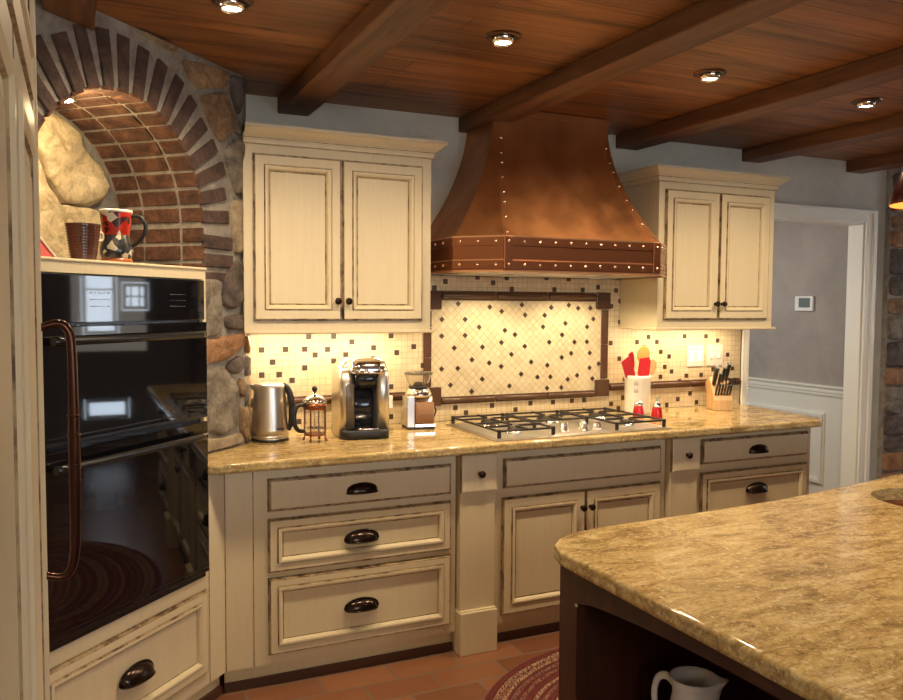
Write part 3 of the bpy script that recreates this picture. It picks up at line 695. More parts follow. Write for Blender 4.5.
mb = MB(); W_, D_, C_ = .590, .590, .165
mb.prism(hpoly(W_+.002, D_+.002, C_), 1.655, 1.80); hb = mb.build('band', COPD, hood)
mb = MB()
for z0, z1 in ((1.765, 1.805), (1.663, 1.700)):
    P = hpoly(W_+.002, D_+.002, C_); mb.sweep_rect([(0, z0), (.004, z0+.001), (.004, z1-.001), (.0, z1)], P, 0)
mb.sweep_rect([(.0045, 1.7995), (.007, 1.8025), (.007, 1.808), (0, 1.810)], hpoly(W_, D_, C_), 1); mb.sweep_rect([(.0045, 1.6995), (.006, 1.701), (.006, 1.7045), (0, 1.706)], hpoly(W_, D_, C_), 1)
mb.sweep_rect([(.0, 1.648), (.008, 1.650), (.008, 1.657), (0, 1.660)], hpoly(W_, D_, C_), 1)
mb.build('band_strap', [COPD, COPEDGE], hood)
# edge straps following the chamfer corners on the front
def strap(side):
    mb = MB(); vv = []; wd = .036
    for r in rows:
        a = Vector(r[2]) if side < 0 else Vector(r[3]); b = a+Vector((wd*(1 if side < 0 else -1), 0, 0)); o_ = Vector((0, -.003, 0))
        c = Vector(r[1]) if side < 0 else Vector(r[4]); d_ = (c-a); L = d_.length; 
        e = a+d_*(min(.018, L)/L); nn = Vector((-.0021*(1 if side < 0 else -1), -.0021, 0))
        vv += [b+Vector((0, .001, 0)), b+o_, a+o_+nn*.4, e+nn, e]
    ff = [(5*i+k, 5*i+k+1, 5*i+k+6, 5*i+k+5) for i in range(len(rows)-1) for k in range(4)]
    mb.add(vv, ff, [[1, 0, 0, 1][k % 4] for k in range(len(ff))] if 1 else 0); return mb.build('corner_strap', [COPPER, COPEDGE], hood, norm=True)
strap(-1); strap(1)
mb = MB()
for x in (-W_+C_, W_-C_):
    sg = 1 if x < 0 else -1; mb = MB(); mb.box(min(x, x+sg*.042), -D_-.0095, 1.66, max(x, x+sg*.042), -D_-.005, 1.806); mb.build('corner_plate', [COPD], hood, bevel=.002)
rv = MB(); rv.lathe([(.0076, 0), (.0066, .003), (.0036, .0048), (0, .0052)], seg=10, M=Matrix.Rotation(PI/2, 4, 'X')); r0 = rv.build('rivet', RIVET, hood)
first = [True]
def rivet(x, y, z, rz=0):
    if first[0]: o = r0; first[0] = False
    else: o = r0.copy(); COL.objects.link(o)
    o.parent = hood; o.location = (x, y, z); o.rotation_euler = (0, 0, rz)
for z in (1.784, 1.682):
    xs = [-W_+C_+.021]+[(-W_+C_+.021)+i*(2*(W_-C_)-.042)/10 for i in range(1, 10)]+[W_-C_-.021]
    for i, x in enumerate(xs): rivet(x, -D_-(.0098 if i in (0, 10) else .006), z)
    for f in (.14, .5, .86):
        rivet(-W_+C_*f-.0044, -D_+C_*(1-f)-.0044, z, -PI/4); rivet(W_-C_*f+.0044, -D_+C_*(1-f)-.0044, z, PI/4)
    for y in (-.33, -.24, -.14): rivet(-W_-.006, y, z, -PI/2); rivet(W_+.006, y, z, PI/2)
for i in range(1, 9):
    z = 2.36-i*.066; j = (ZT-z)/(ZT-ZB)*nz; r = rows[int(round(j))]
    rivet(r[2][0]+.018, r[2][1]-.0035, r[2][2]); rivet(r[3][0]-.018, r[3][1]-.0035, r[3][2])
mb = MB(); mb.box(-.326, -.305, 2.405, .326, 0, 2.436); mb.build('top_collar', COPPER, hood, bevel=.003)
mb = MB(); mb.box(-.50, -.50, 1.649, .50, -.06, 1.654)
for x in (-.25, .26): mb.lathe([(.045, 1.640), (.045, 1.650)], (x, -.325, 0), 20)
mb.build('filter_panel', STEEL, hood)

# ---------------- cooktop ----------------
ck = thing('gas_cooktop', 'stainless gas cooktop with dark grates set in the worktop', 'cooktop', (2.10, 3.34, .9155))
mb = MB(); mb.box(-.475, -.265, 0, .475, .265, .006); mb.box(-.462, -.252, .006, .462, .252, .009); mb.build('tray', STEEL, ck, bevel=.002)
BUR = [(-.31, .125, .040), (-.31, -.125, .032), (0, .10, .052), (.31, .125, .040), (.31, -.125, .032)]
for x, y, r in BUR:
    mb = MB(); mb.lathe([(r+.012, .009), (r+.010, .016), (r, .020), (r, .026)], (x, y, 0), 24); b_ = mb.build('burner', CHROME, ck)
    mb = MB(); mb.lathe([(r*.95, .026), (r*.95, .032), (r*.8, .035), (0, .0355)], (x, y, 0), 24); mb.build('burner_cap', IRON, b_)
def grate(x0, x1, y0, y1, cs):
    mb = MB(); z0, z1, w = .036, .045, .010
    mb.box(x0, y0, z0, x1, y0+w, z1); mb.box(x0, y1-w, z0, x1, y1, z1); mb.box(x0, y0, z0, x0+w, y1, z1); mb.box(x1-w, y0, z0, x1, y1, z1)
    for fx, fy in ((x0, y0), (x1-w*1.6, y0), (x0, y1-w), (x1-w*1.6, y1-w)): mb.box(fx, fy, .0092, fx+w*1.6, fy+w, z1+.002)
    ym = (y0+y1)/2
    if len(cs) > 1: mb.box(x0, ym-w/2, z0, x1, ym+w/2, z1)
    for cx, cy in cs:
        yl, yh = (y0, y1) if len(cs) == 1 else ((y0, ym) if cy < ym else (ym, y1))
        mb.box(cx-.004, yl, z0+.002, cx+.004, cy-.022, z1+.003); mb.box(cx-.004, cy+.022, z0+.002, cx+.004, yh, z1+.003)
        mb.box(x0, cy-.004, z0+.002, cx-.022, cy+.004, z1+.003); mb.box(cx+.022, cy-.004, z0+.002, x1, cy+.004, z1+.003)
    mb.build('grate', IRON, ck, bevel=.0015)
grate(-.455, -.165, -.245, .245, [(-.31, .125), (-.31, -.125)]); grate(-.155, .155, -.035, .245, [(0, .10)]); grate(.165, .455, -.245, .245, [(.31, .125), (.31, -.125)])
for x, y in ((-.085, -.19), (.02, -.20), (.105, -.18), (-.035, -.115), (.07, -.11)):
    mb = MB(); mb.lathe([(.024, .009), (.023, .013), (.018, .015), (.018, .032), (.014, .038), (0, .0385)], (x, y, 0), 20)
    mb.box(x-.003, y-.018, .036, x+.003, y+.018, .042); mb.build('control_knob', CHROME, ck)

# ---------------- small appliances ----------------
t = thing('electric_kettle', 'brushed steel electric kettle beside the stone corner', 'kettle', (.745, 3.50, .9155))
mb = MB(); mb.lathe([(.079, 0), (.080, .006), (.079, .012), (.077, .012), (.077, .017), (.079, .017), (.078, .026)], seg=36, mi=[1, 1, 0, 0, 0, 0]); mb.build('base', [STEEL, BLACKP], t)
mb = MB(); mb.lathe([(.078, .0265), (.0775, .05), (.074, .11), (.070, .17), (.0665, .225), (.0655, .240), (.063, .243), (.050, .247), (0, .250)], seg=36); mb.build('jug', STEEL, t)
mb = MB(); mb.add([(-.058, -.020, .205), (-.092, 0, .238), (-.058, .020, .205), (-.056, -.026, .241), (-.092, 0, .2415), (-.056, .026, .241)], [(0, 1, 4, 3), (1, 2, 5, 4), (3, 4, 5), (0, 2, 1)]); mb.build('spout', STEEL, t)
mb = MB(); mb.tube([(.055, 0, .238), (.075, 0, .225), (.088, 0, .19), (.094, 0, .15), (.092, 0, .10), (.086, 0, .06), (.076, 0, .045)], [.012, .013, .014, .014, .013, .011, .010], 12); mb.build('handle', BLACKP, t)
mb = MB(); mb.box(.020, -.0785, .052, .048, -.066, .062, 0, Matrix.Rotation(.25, 4, 'Z')); mb.build('power_label', BLACKP, t)
t.rotation_euler.z = -.35
# french press
COPP = mat('copper_frame', (.30, .10, .05), .25, .9)
t = thing('french_press', 'glass french press with copper frame and black handle beside the kettle', 'french press', (.912, 3.385, .9155))
mb = MB(); mb.lathe([(.040, .030), (.042, .034), (.042, .165), (.040, .168)], seg=28, cap=False); mb.build('glass_beaker', GLASS, t, solid=.002)
mb = MB()
for k in range(4):
    a = PI/4+k*PI/2; c_, s_ = math.cos(a)*.047, math.sin(a)*.047
    mb.tube([(c_*1.12, s_*1.12, .004), (c_*1.05, s_*1.05, .015), (c_, s_, .03), (c_, s_, .165)], [.006, .005, .0035, .0035], 8)
mb.lathe([(.044, .140), (.049, .141), (.049, .165), (.044, .166)], seg=28, cap=False); mb.lathe([(.043, .028), (.047, .029), (.047, .036), (.043, .037)], seg=28); mb.build('frame', COPP, t)
mb = MB(); mb.lathe([(.050, .166), (.051, .172), (.047, .180), (.036, .192), (.020, .199), (.006, .202), (.005, .212)], seg=28); mb.build('lid', CHROME, t)
mb = MB(); mb.lathe([(.005, .212), (.009, .216), (.0125, .226), (.010, .236), (0, .239)], seg=16); pk = mb.build('plunger_knob', BLACKP, t)
mb = MB(); mb.lathe([(.002, .06), (.002, .20)], seg=8); mb.lathe([(.036, .056), (.039, .058), (.036, .062)], seg=24); mb.build('plunger', CHROME, pk)
mb = MB(); mb.tube([(-.046, 0, .158), (-.070, 0, .160), (-.088, 0, .145), (-.094, 0, .11), (-.090, 0, .075), (-.072, 0, .052), (-.046, 0, .048)], [.008, .009, .010, .010, .010, .009, .007], 12); mb.build('handle', BLACKP, t)
t.rotation_euler.z = .15
# pod coffee maker
CG = mat('black_gloss', (.015, .017, .022), .12)
t = thing('pod_coffee_maker', 'silver and black single-cup pod coffee maker on the worktop', 'coffee maker', (1.155, 3.50, .9155), -.10)
def rrect(x0, y0, x1, y1, r, k=5):
    return rnd(x1-r, y1-r, r, 0, 90, k)+rnd(x0+r, y1-r, r, 90, 180, k)+rnd(x0+r, y0+r, r, 180, 270, k)+rnd(x1-r, y0+r, r, 270, 360, k)
def loft(mb, secs, mi=0, cap=True, M=None):
    n = len(secs[0][0]); vs = []; fs = []
    for poly, z in secs: vs += [(x, y, z) for x, y in poly]
    for j in range(len(secs)-1):
        for i in range(n): i2 = (i+1) % n; fs.append((j*n+i, j*n+i2, (j+1)*n+i2, (j+1)*n+i))
    mb.add(vs, fs, mi, True, M); b = len(mb.v)-len(vs)
    if cap:
        mb.f.append([b+i for i in range(n)][::-1]); mb.m.append(mi); mb.s.append(False); mb.f.append([b+len(vs)-n+i for i in range(n)]); mb.m.append(mi); mb.s.append(False)
mb = MB(); loft(mb, [(rrect(-.115, -.155, .105, .14, .05), 0), (rrect(-.115, -.155, .105, .14, .05), .036), (rrect(-.110, -.150, .100, .135, .05), .040)]); mb.build('base', BLACKP, t)
mb = MB(); loft(mb, [(rrect(-.115, -.02, .105, .14, .05), .040), (rrect(-.116, -.025, .106, .14, .05), .20), (rrect(-.112, -.03, .103, .138, .05), .30), (rrect(-.09, -.02, .085, .125, .05), .335), (rrect(-.06, .0, .06, .10, .04), .345)]); mb.build('housing', STEEL, t)
mb = MB(); loft(mb, [(rrect(-.116, -.118, -.046, .10, .030), .004), (rrect(-.116, -.116, -.048, .10, .030), .24), (rrect(-.113, -.100, -.050, .10, .025), .285), (rrect(-.105, -.07, -.055, .10, .02), .305)]); mb.build('side_panel', STEEL, t)
mb = MB(); loft(mb, [(rrect(-.092, -.126, -.054, -.09, .014), .044), (rrect(-.092, -.126, -.054, -.09, .014), .225), (rrect(-.088, -.118, -.056, -.09, .012), .240)]); mb.build('water_tank', SMOKE, t)
mb = MB(); loft(mb, [(rrect(-.045, -.045, .050, .0, .01), .044), (rrect(-.040, -.045, .045, .0, .01), .22)]); mb.build('cup_recess', CG, t)
for sx in (1,): 
    mb = MB(); loft(mb, [(rrect(.048, -.128, .106, .03, .024), .042), (rrect(.046, -.125, .106, .03, .024), .27), (rrect(.050, -.105, .104, .03, .022), .30)]); mb.build('side_panel', STEEL, t)
mb = MB(); loft(mb, [(rrect(-.035, -.10, .040, .0, .02), .215), (rrect(-.050, -.125, .055, .0, .03), .245), (rrect(-.054, -.130, .060, .0, .03), .285)]); mb.build('brew_head', CG, t)
mb = MB(); loft(mb, [(rrect(-.066, -.135, .092, .06, .04), .285), (rrect(-.070, -.140, .098, .07, .045), .302), (rrect(-.064, -.125, .092, .08, .045), .334), (rrect(-.042, -.09, .070, .07, .04), .352)])
mb.tube([(-.070, -.05, .305), (-.062, -.12, .300), (-.025, -.150, .294), (.05, -.150, .294), (.088, -.12, .300), (.096, -.05, .305)], .008, 10); mb.build('lid_handle', CHROME, t)
mb = MB(); loft(mb, [(rrect(-.05, -.150, .055, -.035, .03), .041), (rrect(-.05, -.150, .055, -.035, .03), .047)]); mb.build('drip_tray', CHROME, t)
# grinder
t = thing('coffee_grinder', 'steel burr coffee grinder with clear hopper, left of the cooktop', 'coffee grinder', (1.475, 3.575, .9155), -.12)
mb = MB(); mb.box(-.070, -.055, 0, .062, .070, .012); mb.build('foot', BLACKP, t, bevel=.004)
mb = MB(); loft(mb, [(rrect(-.072, -.02, .064, .072, .02), .012), (rrect(-.070, -.02, .062, .070, .02), .150)]); mb.box(-.072, -.052, .012, -.040, -.01, .150); mb.build('housing', STEEL, t)
mb = MB(); loft(mb, [(rrect(-.036, -.060, .058, -.0215, .01), .014), (rrect(-.034, -.058, .056, -.0215, .01), .128)]); bn = mb.build('grounds_bin', glassm('amber_plastic', (.42, .24, .14), .45), t)
mb = MB(); mb.box(-.038, -.0615, .012, .060, -.058, .026); mb.build('bin_trim', CHROME, bn, bevel=.001)
mb = MB(); mb.lathe([(.064, .150), (.064, .165), (.052, .185), (.046, .190)], (-.004, .01, 0), 30); mb.build('collar', CHROME, t)
mb = MB(); mb.lathe([(.046, .190), (.048, .200)], (-.004, .01, 0), 30); mb.build('dial', BLACKP, t)
mb = MB(); mb.lathe([(.040, .200), (.050, .22), (.064, .255), (.066, .258)], (-.004, .01, 0), 30, cap=False); hp_ = mb.build('hopper', GLASS, t, solid=.002)
mb = MB(); mb.lathe([(.0, .258), (.068, .258), (.070, .262), (.068, .268), (.02, .272), (0, .272)], (-.004, .01, 0), 30); mb.build('lid', SMOKE, hp_)
mb = MB(); mb.lathe([(.0, .201), (.034, .202), (.030, .212), (.012, .220), (0, .221)], (-.004, .01, 0), 16); mb.build('coffee_beans', mat('beans', (.05, .02, .01), .5), t)
mb = MB(); mb.tube([(.062, .02, .10), (.080, .02, .095), (.086, .02, .075), (.078, .02, .050), (.072, .025, .03)], .004, 8); mb.build('cord_loop', BLACKP, t)
# cord on the backsplash
mb = MB(); mb.tube([(1.30, 3.63, .921), (1.325, 3.66, .925), (1.335, 3.70, .96), (1.345, 3.712, 1.00), (1.36, 3.714, 1.02)], .004, 8); mb.box(1.345, 3.700, 1.00, 1.385, 3.716, 1.06)
tag(mb.build('power_cord', PLASTIC), 'pale power cord and plug on the wall between coffee maker and grinder', 'cord')

# utensil crock
CERAM = mat('white_ceramic', (.82, .78, .68), .22)
t = thing('utensil_crock', 'white ceramic crock holding red spatulas, right of the cooktop', 'crock', (2.772, 3.60, .9155))
mb = MB(); mb.lathe([(.062, 0), (.066, .004), (.069, .02), (.070, .185), (.074, .190), (.075, .205), (.072, .212), (.066, .210), (.064, .19), (.062, .02), (0, .018)], seg=36, cap=False); cb = mb.build('pot', CERAM, t)
mb = MB()
for dz in (.12, .16): 
    for k in range(7): 
        a = 3.95+(k-3)*.05; mb.box(-.001, -.0712, dz, .0012, -.0702, dz+.014+(.01 if k % 2 else 0), 0, Matrix.Rotation(a-PI*1.5+.0, 4, 'Z'))
mb.build('painted_mark', mat('mark_grey', (.35, .30, .25), .5), t)
RED = mat('red_silicone', (.55, .018, .03), .4)
def utensil(name, label, cat, base, top, head, m1, m2, rz, w=.05, h=.10, th=.010, group=None):
    o = thing(name, label, cat, (2.772+base[0], 3.60+base[1], .9155+.026), 0, group)
    a = Vector((0, 0, 0)); b = Vector((top[0]-base[0], top[1]-base[1], top[2])); d = b.normalized()
    mb = MB(); mb.tube([a, b], .005, 10); mb.build('handle', m1, o)
    yv = Vector((.61, .79, 0)); yv = (yv-d*yv.dot(d)).normalized(); xv = yv.cross(d)
    M_ = Matrix.Translation(b) @ Matrix((xv, yv, d)).transposed().to_4x4() @ Matrix.Rotation(rz, 4, 'Z')
    mb = MB()
    if head == 'spat': P = [(-w*.30, 0), (w*.30, 0), (w*.5, .02), (w*.5, h*.8), (w*.30, h), (-w*.5, h*.86), (-w*.5, .02)]
    else: P = [(w/2*math.cos(2*PI*i/20), h/2+h/2*math.sin(2*PI*i/20)) for i in range(20)]
    Mx = M_ @ Matrix.Rotation(PI/2, 4, 'X'); mb.prism(P, -th/2, th/2, 0, Mx)
    mb.build('head', m2, o, bevel=.003)
G_ = 'utensils standing in the crock'
utensil('spatula', 'red spatula leaning left in the white crock', 'spatula', (.010, -.01), (-.050, -.010, .165), 'spat', RED, RED, .2, .056, .125, group=G_)
utensil('spatula', 'broad red spatula upright at the front right of the crock', 'spatula', (-.005, -.015), (.004, -.038, .172), 'spat', RED, RED, -.1, .062, .120, group=G_)
utensil('spatula', 'narrow red spatula behind the two broad red ones in the crock', 'spatula', (.0, .02), (-.026, .016, .215), 'spat', RED, RED, .5, .032, .100, group=G_)
utensil('wooden_spoon', 'tall orange wooden spoon standing highest in the crock', 'spoon', (.0, .03), (.046, .026, .245), 'oval', ORANGEW, ORANGEW, .1, .070, .100, group=G_)
utensil('wooden_spoon', 'brown wooden spoon leaning right in the crock, below the orange one', 'spoon', (.0, .0), (.066, -.004, .175), 'oval', SPOONW, SPOONW, -.2, .055, .100, group=G_)
# shakers
REDG = mat('red_enamel', (.42, .012, .02), .15)
def mill(x, y, label, tall):
    t = thing('salt_shaker' if not tall else 'pepper_mill', label, 'shaker' if not tall else 'pepper mill', (x, y, .9155), 0)
    t.scale = (1.12, 1.12, 1.12)
    mb = MB(); mb.lathe([(.026, 0), (.027, .004), (.025, .03), (.021, .050), (.020, .054)], seg=24); mb.build('body', REDG, t)
    mb = MB()
    if tall: mb.lathe([(.021, .054), (.022, .060), (.018, .070), (.008, .078), (.006, .086), (.008, .090), (.004, .096), (0, .097)], seg=20); mb.tube([(0, 0, .088), (.010, 0, .098), (.014, 0, .104)], .003, 8)
    else: mb.lathe([(.021, .054), (.022, .060), (.019, .070), (.010, .077), (0, .079)], seg=20)
    mb.build('cap', CHROME, t)
mill(2.685, 3.475, 'small red shaker with chrome cap directly in front of the white crock', False); mill(2.742, 3.395, 'red pepper mill with crank top, right of the salt shaker', True)
# knife block
kb = thing('knife_block', 'light wooden knife block under the right wall cabinet', 'knife block', (3.325, 3.57, .9155), -.42)
mb = MB(); M_ = Matrix.Identity(4)
pts = [(-.075, 0), (.065, 0), (.095, .150), (.020, .185), (-.075, .060)]   # side profile in (y,z), slope facing -y
n = 5; vs = [(-.052, y, z) for y, z in pts]+[(.052, y, z) for y, z in pts]
mb.add(vs, [(0, 1, 2, 3, 4), (9, 8, 7, 6, 5)]+[(i, 5+i, 5+(i+1) % 5, (i+1) % 5) for i in range(5)]); mb.build('block', BLOCKW, kb, bevel=.004)
KB = Matrix.Translation((3.325, 3.57, .9155)) @ Matrix.Rotation(-.42, 4, 'Z')
def knife(lx, ly, lz, L, w, label, nm='knife', bolster=True):
    d = Vector((0, -.50, .87)).normalized(); p = KB @ Vector((lx, ly, lz))
    t = thing(nm, label, 'knife', p, -.42, 'knives in the wooden block')
    M_ = d.to_track_quat('Z', 'X').to_matrix().to_4x4()
    mb = MB(); loft(mb, [(rrect(-w*.4, -w*.28, w*.4, w*.28, w*.2, 3), .002), (rrect(-w*.5, -w*.34, w*.5, w*.34, w*.25, 3), .012+L*.5), (rrect(-w*.38, -w*.3, w*.38, w*.3, w*.2, 3), .012+L*.8), (rrect(-w*.6, -w*.34, w*.6, w*.34, w*.25, 3), .012+L)], M=M_); mb.build('handle', BLACKP, t)
    mb = MB(); mb.box(-w*.38, -w*.2, -.03, w*.38, w*.2, .012, 0, M_); mb.build('blade', STEEL, t)
for k in range(6):
    lx = -.040+k*.016; knife(lx, -.052, .087, .060, .0155, 'black handled steak knife in the low front row of the block')
for k, (lx, ly, lz, L, w, lb) in enumerate(((-.038, -.012, .143, .110, .032, 'large black handled knife at the upper left of the block'), (-.014, -.018, .136, .075, .022, 'short black handled knife beside the large upper left one'),
        (.012, -.002, .158, .092, .025, 'black handled knife at the top centre of the block'), (.036, .004, .166, .105, .027, 'tall black handled knife at the upper right of the block'))): knife(lx, ly, lz, L, w, lb)
p = KB @ Vector((.040, -.030, .118))
t = thing('kitchen_scissors', 'black handled scissors at the right side of the knife block', 'scissors', p, -.42)
d = Vector((.10, -.45, .87)).normalized(); M_ = d.to_track_quat('Z', 'X').to_matrix().to_4x4()
mb = MB(); 
for sx in (-1, 1):
    mb.tube([(0, sx*.004, .0), (0, sx*.006, .03)]+[(0, sx*(.017+.012*math.cos(2*PI*i/14+PI)), .055+.020*math.sin(2*PI*i/14+PI)) for i in range(15)], .0035, 8, M=M_)
mb.build('handles', BLACKP, t); mb = MB(); mb.box(-.002, -.008, -.025, .002, .008, .004, 0, M_); mb.build('blades', STEEL, t)
# switch plates
PLATE = mat('almond_plate', (.60, .57, .50), .4)
def plate(x, label, toggles):
    t = thing('switch_plate', label, 'switch plate', (x, 3.739, 1.212))
    mb = MB(); mb.box(-.062, -.006, -.062, .062, 0, .062); mb.build('plate', PLATE, t, bevel=.002)
    for tx in toggles: mb = MB(); mb.box(tx-.007, -.015, -.015, tx+.007, -.006, .015); mb.build('toggle', PLASTIC, t, bevel=.002)
    if not toggles:
        mb = MB()
        for tx in (-.03, .03): mb.box(tx-.017, -.0075, -.034, tx+.017, -.006, .034)
        mb.build('rocker', PLASTIC, t, bevel=.001)
plate(3.290, 'white rocker switch plate on the tiles, left of the toggle switches', ()); plate(3.436, 'white double toggle switch plate nearest the doorway', (-.025, .025))
# thermostat
t = thing('thermostat', 'small white thermostat with grey screen on the hall wall', 'thermostat', (5.058, 4.535, 1.528), -PI/2)
mb = MB(); mb.box(-.085, -.022, -.057, .085, 0, .057); mb.build('case', PLASTIC, t, bevel=.005)
mb = MB(); mb.box(-.045, -.0235, -.030, .060, -.022, .042); mb.build('screen', mat('lcd', (.16, .20, .20), .2), t)

# ---------------- shelf in the niche ----------------
t = thing('ribbed_cup', 'brown ribbed handleless cup on the shelf under the brick arch', 'cup', (.018, 2.745, 1.6325))
pr = [(.036, 0)]; 
for i in range(12):
    z = .004+i*.0088; r = .036+.014*(i/12)**.9; pr += [(r, z), (r+.0022, z+.003), (r+.0003, z+.0065)]
pr += [(.0515, .110), (.0495, .111), (.047, .104), (.034, .008), (0, .007)]
mb = MB(); mb.lathe(pr, seg=32, cap=False); mb.build('cup_body', mat('brown_glaze', (.10, .035, .020), .18), t)
mb = MB(); mb.tube([(.046, 0, .085), (.064, 0, .088), (.068, 0, .075), (.062, 0, .065), (.044, 0, .062)], .005, 8); mb.build('handle', mat('pale_glaze', (.6, .5, .35), .3), t); t.rotation_euler.z = .6
def mugmat(name, a, b, c, sc):
    m = mat(name, a, .2); n = N(m); v = n.coord(); k = n.vor(v, sc, 'F1', 'Color'); sp = n.new('ShaderNodeSeparateColor'); n.link(k, sp.inputs[0])
    n.color(n.ramp(sp.outputs[0], [(.0, a), (.45, b), (.72, c), (.9, (.7, .62, .45))], 'CONSTANT')); return m
t = thing('patterned_mug', 'red and grey patterned mug with dark handle beside the ribbed cup', 'mug', (.115, 2.815, 1.6325))
mb = MB(); mb.lathe([(.047, 0), (.049, .004), (.047, .010), (.044, .012)], seg=32); mb.build('foot', mat('mug_orange', (.45, .13, .04), .25), t)
mb = MB(); mb.lathe([(.044, .012), (.050, .028), (.050, .045), (.044, .068), (.040, .085)], seg=32, cap=False); mb.build('lower_body', mugmat('mug_grey', (.05, .05, .05), (.12, .11, .10), (.03, .03, .03), 55), t)
mb = MB(); mb.lathe([(.040, .085), (.044, .11), (.048, .150), (.049, .156)], seg=32, cap=False); mb.build('upper_body', mugmat('mug_red', (.50, .03, .015), (.38, .02, .01), (.06, .02, .015), 48), t)
mb = MB(); mb.lathe([(.049, .156), (.051, .160), (.049, .165), (.046, .164), (.044, .155), (.036, .085), (.0, .05)], seg=32, cap=False); mb.build('rim', CERAM, t)
mb = MB(); mb.tube([(.044, 0, .145), (.070, 0, .146), (.088, 0, .125), (.088, 0, .098), (.072, 0, .070), (.047, 0, .050)], [.005, .006, .0065, .0065, .006, .005], 10); mb.build('handle', BLACKP, t); t.rotation_euler.z = -.3
o = MB(); o.add([(-.14, 2.63, 1.633), (-.056, 2.665, 1.633), (-.16, 2.69, 1.78), (-.15, 2.625, 1.633), (-.15, 2.70, 1.633), (-.066, 2.70, 1.633)], [(0, 1, 2), (1, 5, 2), (5, 4, 2), (4, 0, 2), (0, 4, 5, 1)])
cd = o.build('red_ornament', mat('red_card', (.50, .03, .02), .5)); tag(cd, 'red triangular ornament at the left end of the arch shelf', 'ornament')
o = MB(); o.tube([(-.056, 2.664, 1.636), (-.158, 2.688, 1.778)], .003, 6); o.build('white_edge', CERAM, cd)
# niche lamp
EM = mat('bulb_glow', (1, 1, 1), .4); EM.node_tree.nodes['Principled BSDF'].inputs['Emission Color'].default_value = (1, .93, .85, 1); EM.node_tree.nodes['Principled BSDF'].inputs['Emission Strength'].default_value = 25
nl = DW @ Vector((-.80, .13, 2.165))
t = thing('puck_light', 'small bright puck light inside the top of the brick arch', 'light', nl)
mb = MB(); mb.lathe([(.034, .0), (.034, .022), (.030, .024)], seg=20); mb.build('housing', CHROME, t)
mb = MB(); mb.lathe([(.0, -.004), (.018, -.004), (.026, .0)], seg=20); mb.build('bulb', EM, t)
light('niche_bulb', 'POINT', nl+Vector((.02, 0, -.05)), 6.5, (1, .74, .38), shadow_soft_size=.03)

# ---------------- recessed ceiling lights ----------------
rl = thing('recessed_light', 'recessed ceiling light', 'ceiling light', (*RECESSED[0], CZ), 0, 'recessed lights in the plank ceiling')
mb = MB(); mb.lathe([(.040, -.001), (.046, -.008), (.062, -.006), (.066, -.0005)], seg=32, cap=False); mb.build('trim_ring', mat('dark_bronze_ring', (.10, .05, .03), .3, .8), rl)
mb = MB(); mb.lathe([(.030, -.022), (.034, -.028), (.041, -.012), (.040, -.001), (.030, -.001)], seg=28, cap=False); mb.build('reflector', CHROME, rl)
mb = MB(); mb.lathe([(.0, -.022), (.020, -.021), (.029, -.016), (.029, -.002), (0, -.001)], seg=24); mb.build('bulb', EM, rl)
LB = ['recessed ceiling light at the top left, left of the first long beam', 'recessed ceiling light above the copper hood, second from the left', 'recessed ceiling light between the hood and right wall cabinet beams', 'recessed ceiling light at the upper right, nearest the doorway']
rl['label'] = LB[0]
for i, (x, y) in enumerate(RECESSED[1:]):
    dup(rl, (x, y, CZ), 0, LB[i+1] if i < 3 else ['recessed ceiling light beyond the right edge of the picture', 'recessed ceiling light over the island corner', 'recessed ceiling light over the middle of the island',
        'recessed ceiling light over the island sink', 'recessed ceiling light right of the island', 'recessed ceiling light behind the viewer, left', 'recessed ceiling light behind the viewer, right'][i-3])

# ---------------- island ----------------
ip = [(1.042, .10), (3.3, .10), (3.3, 2.07), (2.68, 1.945), (2.30, 1.875), (1.95, 1.825), (1.60, 1.800), (1.25, 1.785), (1.16, 1.768), (1.10, 1.740), (1.06, 1.695), (1.042, 1.64), (1.042, 1.3)]
SK = (2.365, 1.635, .155)
isl = bullnose(ip, .915, .038, GRAN, 'island_worktop', hole=SK); tag(isl, 'large gold granite island worktop with rounded corner in the foreground', 'countertop')
t = thing('island_cabinet', 'dark stained island cabinet with arched open shelves', 'cabinet', (0, 0, 0))
BX0, BX1, BY0, BY1 = 1.06, 3.22, .16, 1.665
mb = MB()
# left face frame with arched opening, in plane x = BX0
mb.box(BX0, 1.590, 0, BX0+.03, BY1, .876); mb.box(BX0, BY0, 0, BX0+.03, .36, .876); mb.box(BX0, .36, 0, BX0+.03, 1.59, .12)
n = 24; y0, y1 = .36, 1.590
for i in range(n):
    ya, yb = y0+(y1-y0)*i/n, y0+(y1-y0)*(i+1)/n
    za, zb = [.800+.046*math.sin(PI*(y-y0)/(y1-y0))**.6 for y in (ya, yb)]
    vs = [(BX0, ya, za), (BX0, yb, zb), (BX0, yb, .876), (BX0, ya, .876), (BX0+.03, ya, za), (BX0+.03, yb, zb), (BX0+.03, yb, .876), (BX0+.03, ya, .876)]
    mb.add(vs, [(0,1,2,3), (7,6,5,4), (0,4,5,1), (3,2,6,7)])
mb.build('face_frame', ISLW, t)
mb = MB(); mb.box(BX0+.03, BY1-.02, 0, BX1, BY1, .876); mb.box(BX0+.03, BY0, 0, BX1, BY0+.02, .876); mb.box(BX1-.02, BY0+.02, 0, BX1, BY1-.02, .876)
mb.box(1.52, BY0+.02, 0, 1.54, BY1-.02, .876); mb.box(BX0+.03, BY0+.02, .0, 1.52, BY1-.02, .12)
for y in (.95, 1.02)[:0]: pass
mb.build('carcass', ISLW, t, bevel=.001)
mb = MB(); mb.box(BX0+.032, BY0+.021, .420, 1.519, BY1-.021, .440); mb.build('shelf', ISLW, t)
